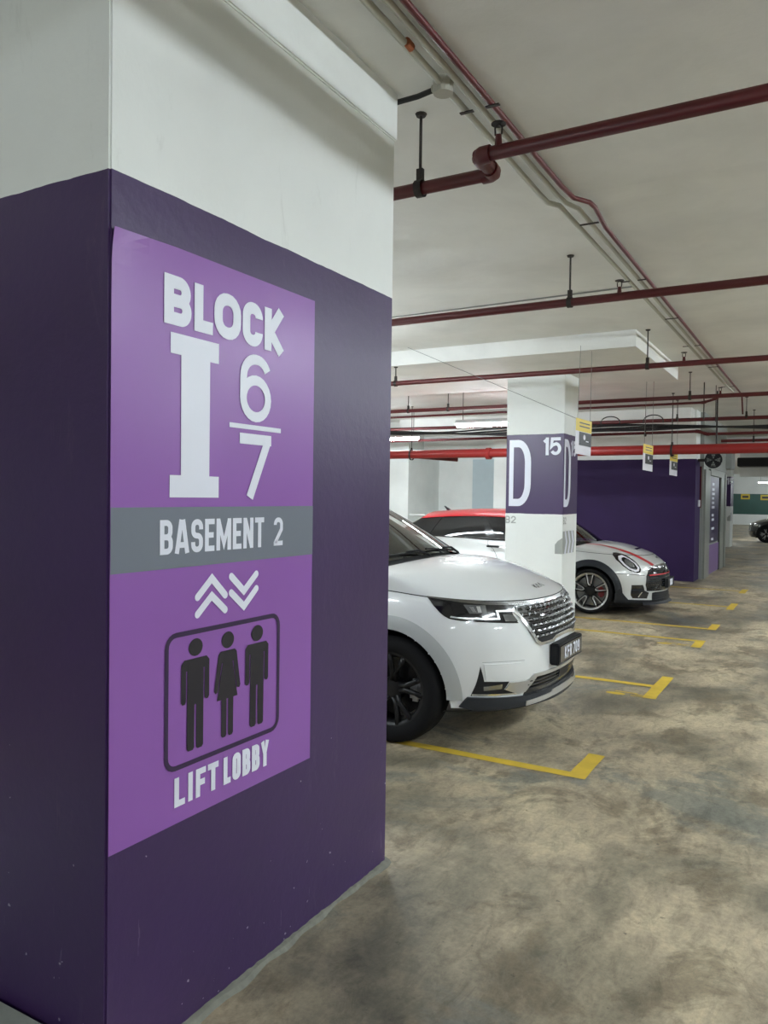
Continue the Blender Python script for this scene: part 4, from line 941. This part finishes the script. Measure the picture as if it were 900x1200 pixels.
for z in (.30, .265): mini.strip('grille_slat', [(0, z), (.33, z)], .010, 'greyplastic', .013)
mini.patch('front_lip', [(.0, .236), (.36, .222), (.66, .236), (.70, .30), (.76, .40), (.80, .30), (.80, .19), (.0, .19)], 'plastic', .014, depth=.04)
bm = bmesh.new(); grid('', lambda s, t: mini.S(s, .20-.008*t, .012+.05*t), lin(-.5, .5, 30), [0, 1], None, bm=bm); grid('', lambda s, t: mini.S(s, .192-.02*t, .062-.05*t), lin(-.5, .5, 30), [0, 1], None, bm=bm); from_bm('splitter', bm, 'plastic', mr, True)
bm = bmesh.new(); grid('', lambda s, t: mini.S(s, .20-.08*t, -.06*t), lin(-.9, .9, 30), [0, 1], None, bm=bm); from_bm('air_dam', bm, 'plastic', mr, True)
p2 = empty('number_plate', (.02, 0, .45), mr); box('frame', (-.03, -.24, -.065), (.02, .24, .065), 'plastic', p2, .006); box('face', (.018, -.10, -.045), (.024, .10, .045), 'print', p2, .002)
mini.strip('shut_line', [(.80, .602), (.60, .592), (.463, .578)], .007, 'gap', .002)
for sg in (1, -1):                                               # bonnet stripes
    bm = bmesh.new(); V = []
    for t in lin(0, 1, 30):
        z = .705+(.845-.705)*t; s0 = .270+.105*t; V.append([bm.verts.new(mini.S(sg*(s0+d), z, .002)) for d in (-.034, .034)])
    for t in lin(.02, 1, 24):
        V.append([bm.verts.new(mini.hood(sg*(.377+.05*t+d), t)+Vector((.001, 0, .003))) for d in (-.034, .034)])
    for A, B in zip(V, V[1:]): bm.faces.new((A[0], B[0], B[1], A[1]))
    o = from_bm('bonnet_stripe', bm, 'carred', mr, True); o['label'] = 'red bonnet stripe'
    bm = bmesh.new(); add_ribbon(bm, [(sg*2.45, z) for z in lin(.24, 1.0, 12)], .008, False, lambda s_, z: mini.S(s_, z, .002)); add_ribbon(bm, [(sg*1.42, z) for z in lin(.55, .96, 8)], .008, False, lambda s_, z: mini.S(s_, z, .002)); from_bm('shut_line', bm, 'gap', mr)
    h = box('door_handle', (-2.51, -sg*.915-.014, .895), (-2.30, -sg*.915+.014, .925), 'plastic', mr, .008)
bm = bmesh.new(); add_ribbon(bm, [(.12, .25), (-.12, .25)], .05, False, lambda a, b: mini.hood(a, b)+Vector((0, 0, .006))); from_bm('bonnet_scoop', bm, 'gloss', mr)
bm = bmesh.new(); add_poly(bm, disc(0, .80, .03, .012, 12), lambda a, b: mini.S(a, b, .004)); from_bm('badge', bm, 'gloss', mr)
bm = bmesh.new(); add_tube(bm, [(-3.55, 0, 1.41), (-3.66, 0, 1.50)], [.035, .010], 8); from_bm('roof_aerial', bm, 'plastic', mr)
bm = bmesh.new(); add_box(bm, (-.42, -.12, .985), (-.40, .12, .99)); bm.free()
box('rear_spoiler', (-4.02, -.62, 1.335), (-3.72, .62, 1.365), 'silver', mr, .012)
mini.underside()
wheels(mini, 'mini', .325, .225, .262, (AX, AX-2.62), .893)

# ---------------- distant black saloon facing the other way
kr = empty('saloon', (-2.84, 34.9, 0), rz=pi); tag(kr, 'black saloon parked far away before the green banded wall', 'car')
blk = Car(kr, [(.18, -.08), (.3, -.01), (.5, 0), (.68, -.03), (.80, -.12)], [(.18, .86), (.4, .90), (.65, .91), (.8, .88), (.95, .80)], .75, 2.3, [(0, .74), (.5, .77), (1.0, .85), (1.4, .93), (4.6, .96)], 4.7, [(.2, .06), (.6, 0), (.95, .08)], .4, .20, 'carblack')
blk.arches = [(-.70, .335, .385), (-3.7, .335, .385)]
blk.body()
for ax in (-.70, -3.7): blk.arch(ax, .335, .37, .41, 'carblack', -10, 190, .006)
def bcowl(y): k = min(1, abs(y)/.8); return (-1.30+.15*(1-k*k), 1.0-.06*k*k)
blk.top_shell(bcowl, 1.45, 2.0)
blk.cabin(lambda y: (bcowl(y)[0]-.02, bcowl(y)[1]), .77, (-2.0, 1.42), (-3.5, 1.36), (-4.3, 1.0), .6, .07, lambda x: .955, 'carblack', [(0, .05), (.45, .5), (.9, 1)], 'gloss')
h3 = blk.patch('headlight', [(.75, .74), (.45, .70), (.42, .64), (.60, .62), (.74, .66)], 'lens', .005); blk.patch('lens', [(.70, .72), (.52, .69), (.52, .65), (.68, .66)], 'lensbright', .008, h3)
blk.patch('grille', [(0, .66), (.38, .64), (.36, .48), (0, .46)], 'gloss', .004); blk.strip('grille_frame', [(0, .67), (.39, .65), (.37, .47), (0, .455)], .02, 'chrome', .008)
blk.patch('fog_vent', [(.70, .42), (.52, .42), (.5, .30), (.68, .30)], 'plastic', .004)
blk.underside(); wheels(blk, 'plain', .335, .22, .23, (-.70, -3.7), .90)
for sg in (1, -1):
    bm = bmesh.new(); r0 = bmesh.ops.create_uvsphere(bm, u_segments=12, v_segments=8, radius=1)['verts']
    for v in r0: v.co = Vector((-1.75+v.co.x*.07, sg*(.98+v.co.y*.1), 1.03+v.co.z*.06))
    add_box(bm, (-1.76, min(sg*.80, sg*.95), .98), (-1.70, max(sg*.80, sg*.95), 1.01)); from_bm('wing_mirror', bm, 'carblack', kr, True, 40)
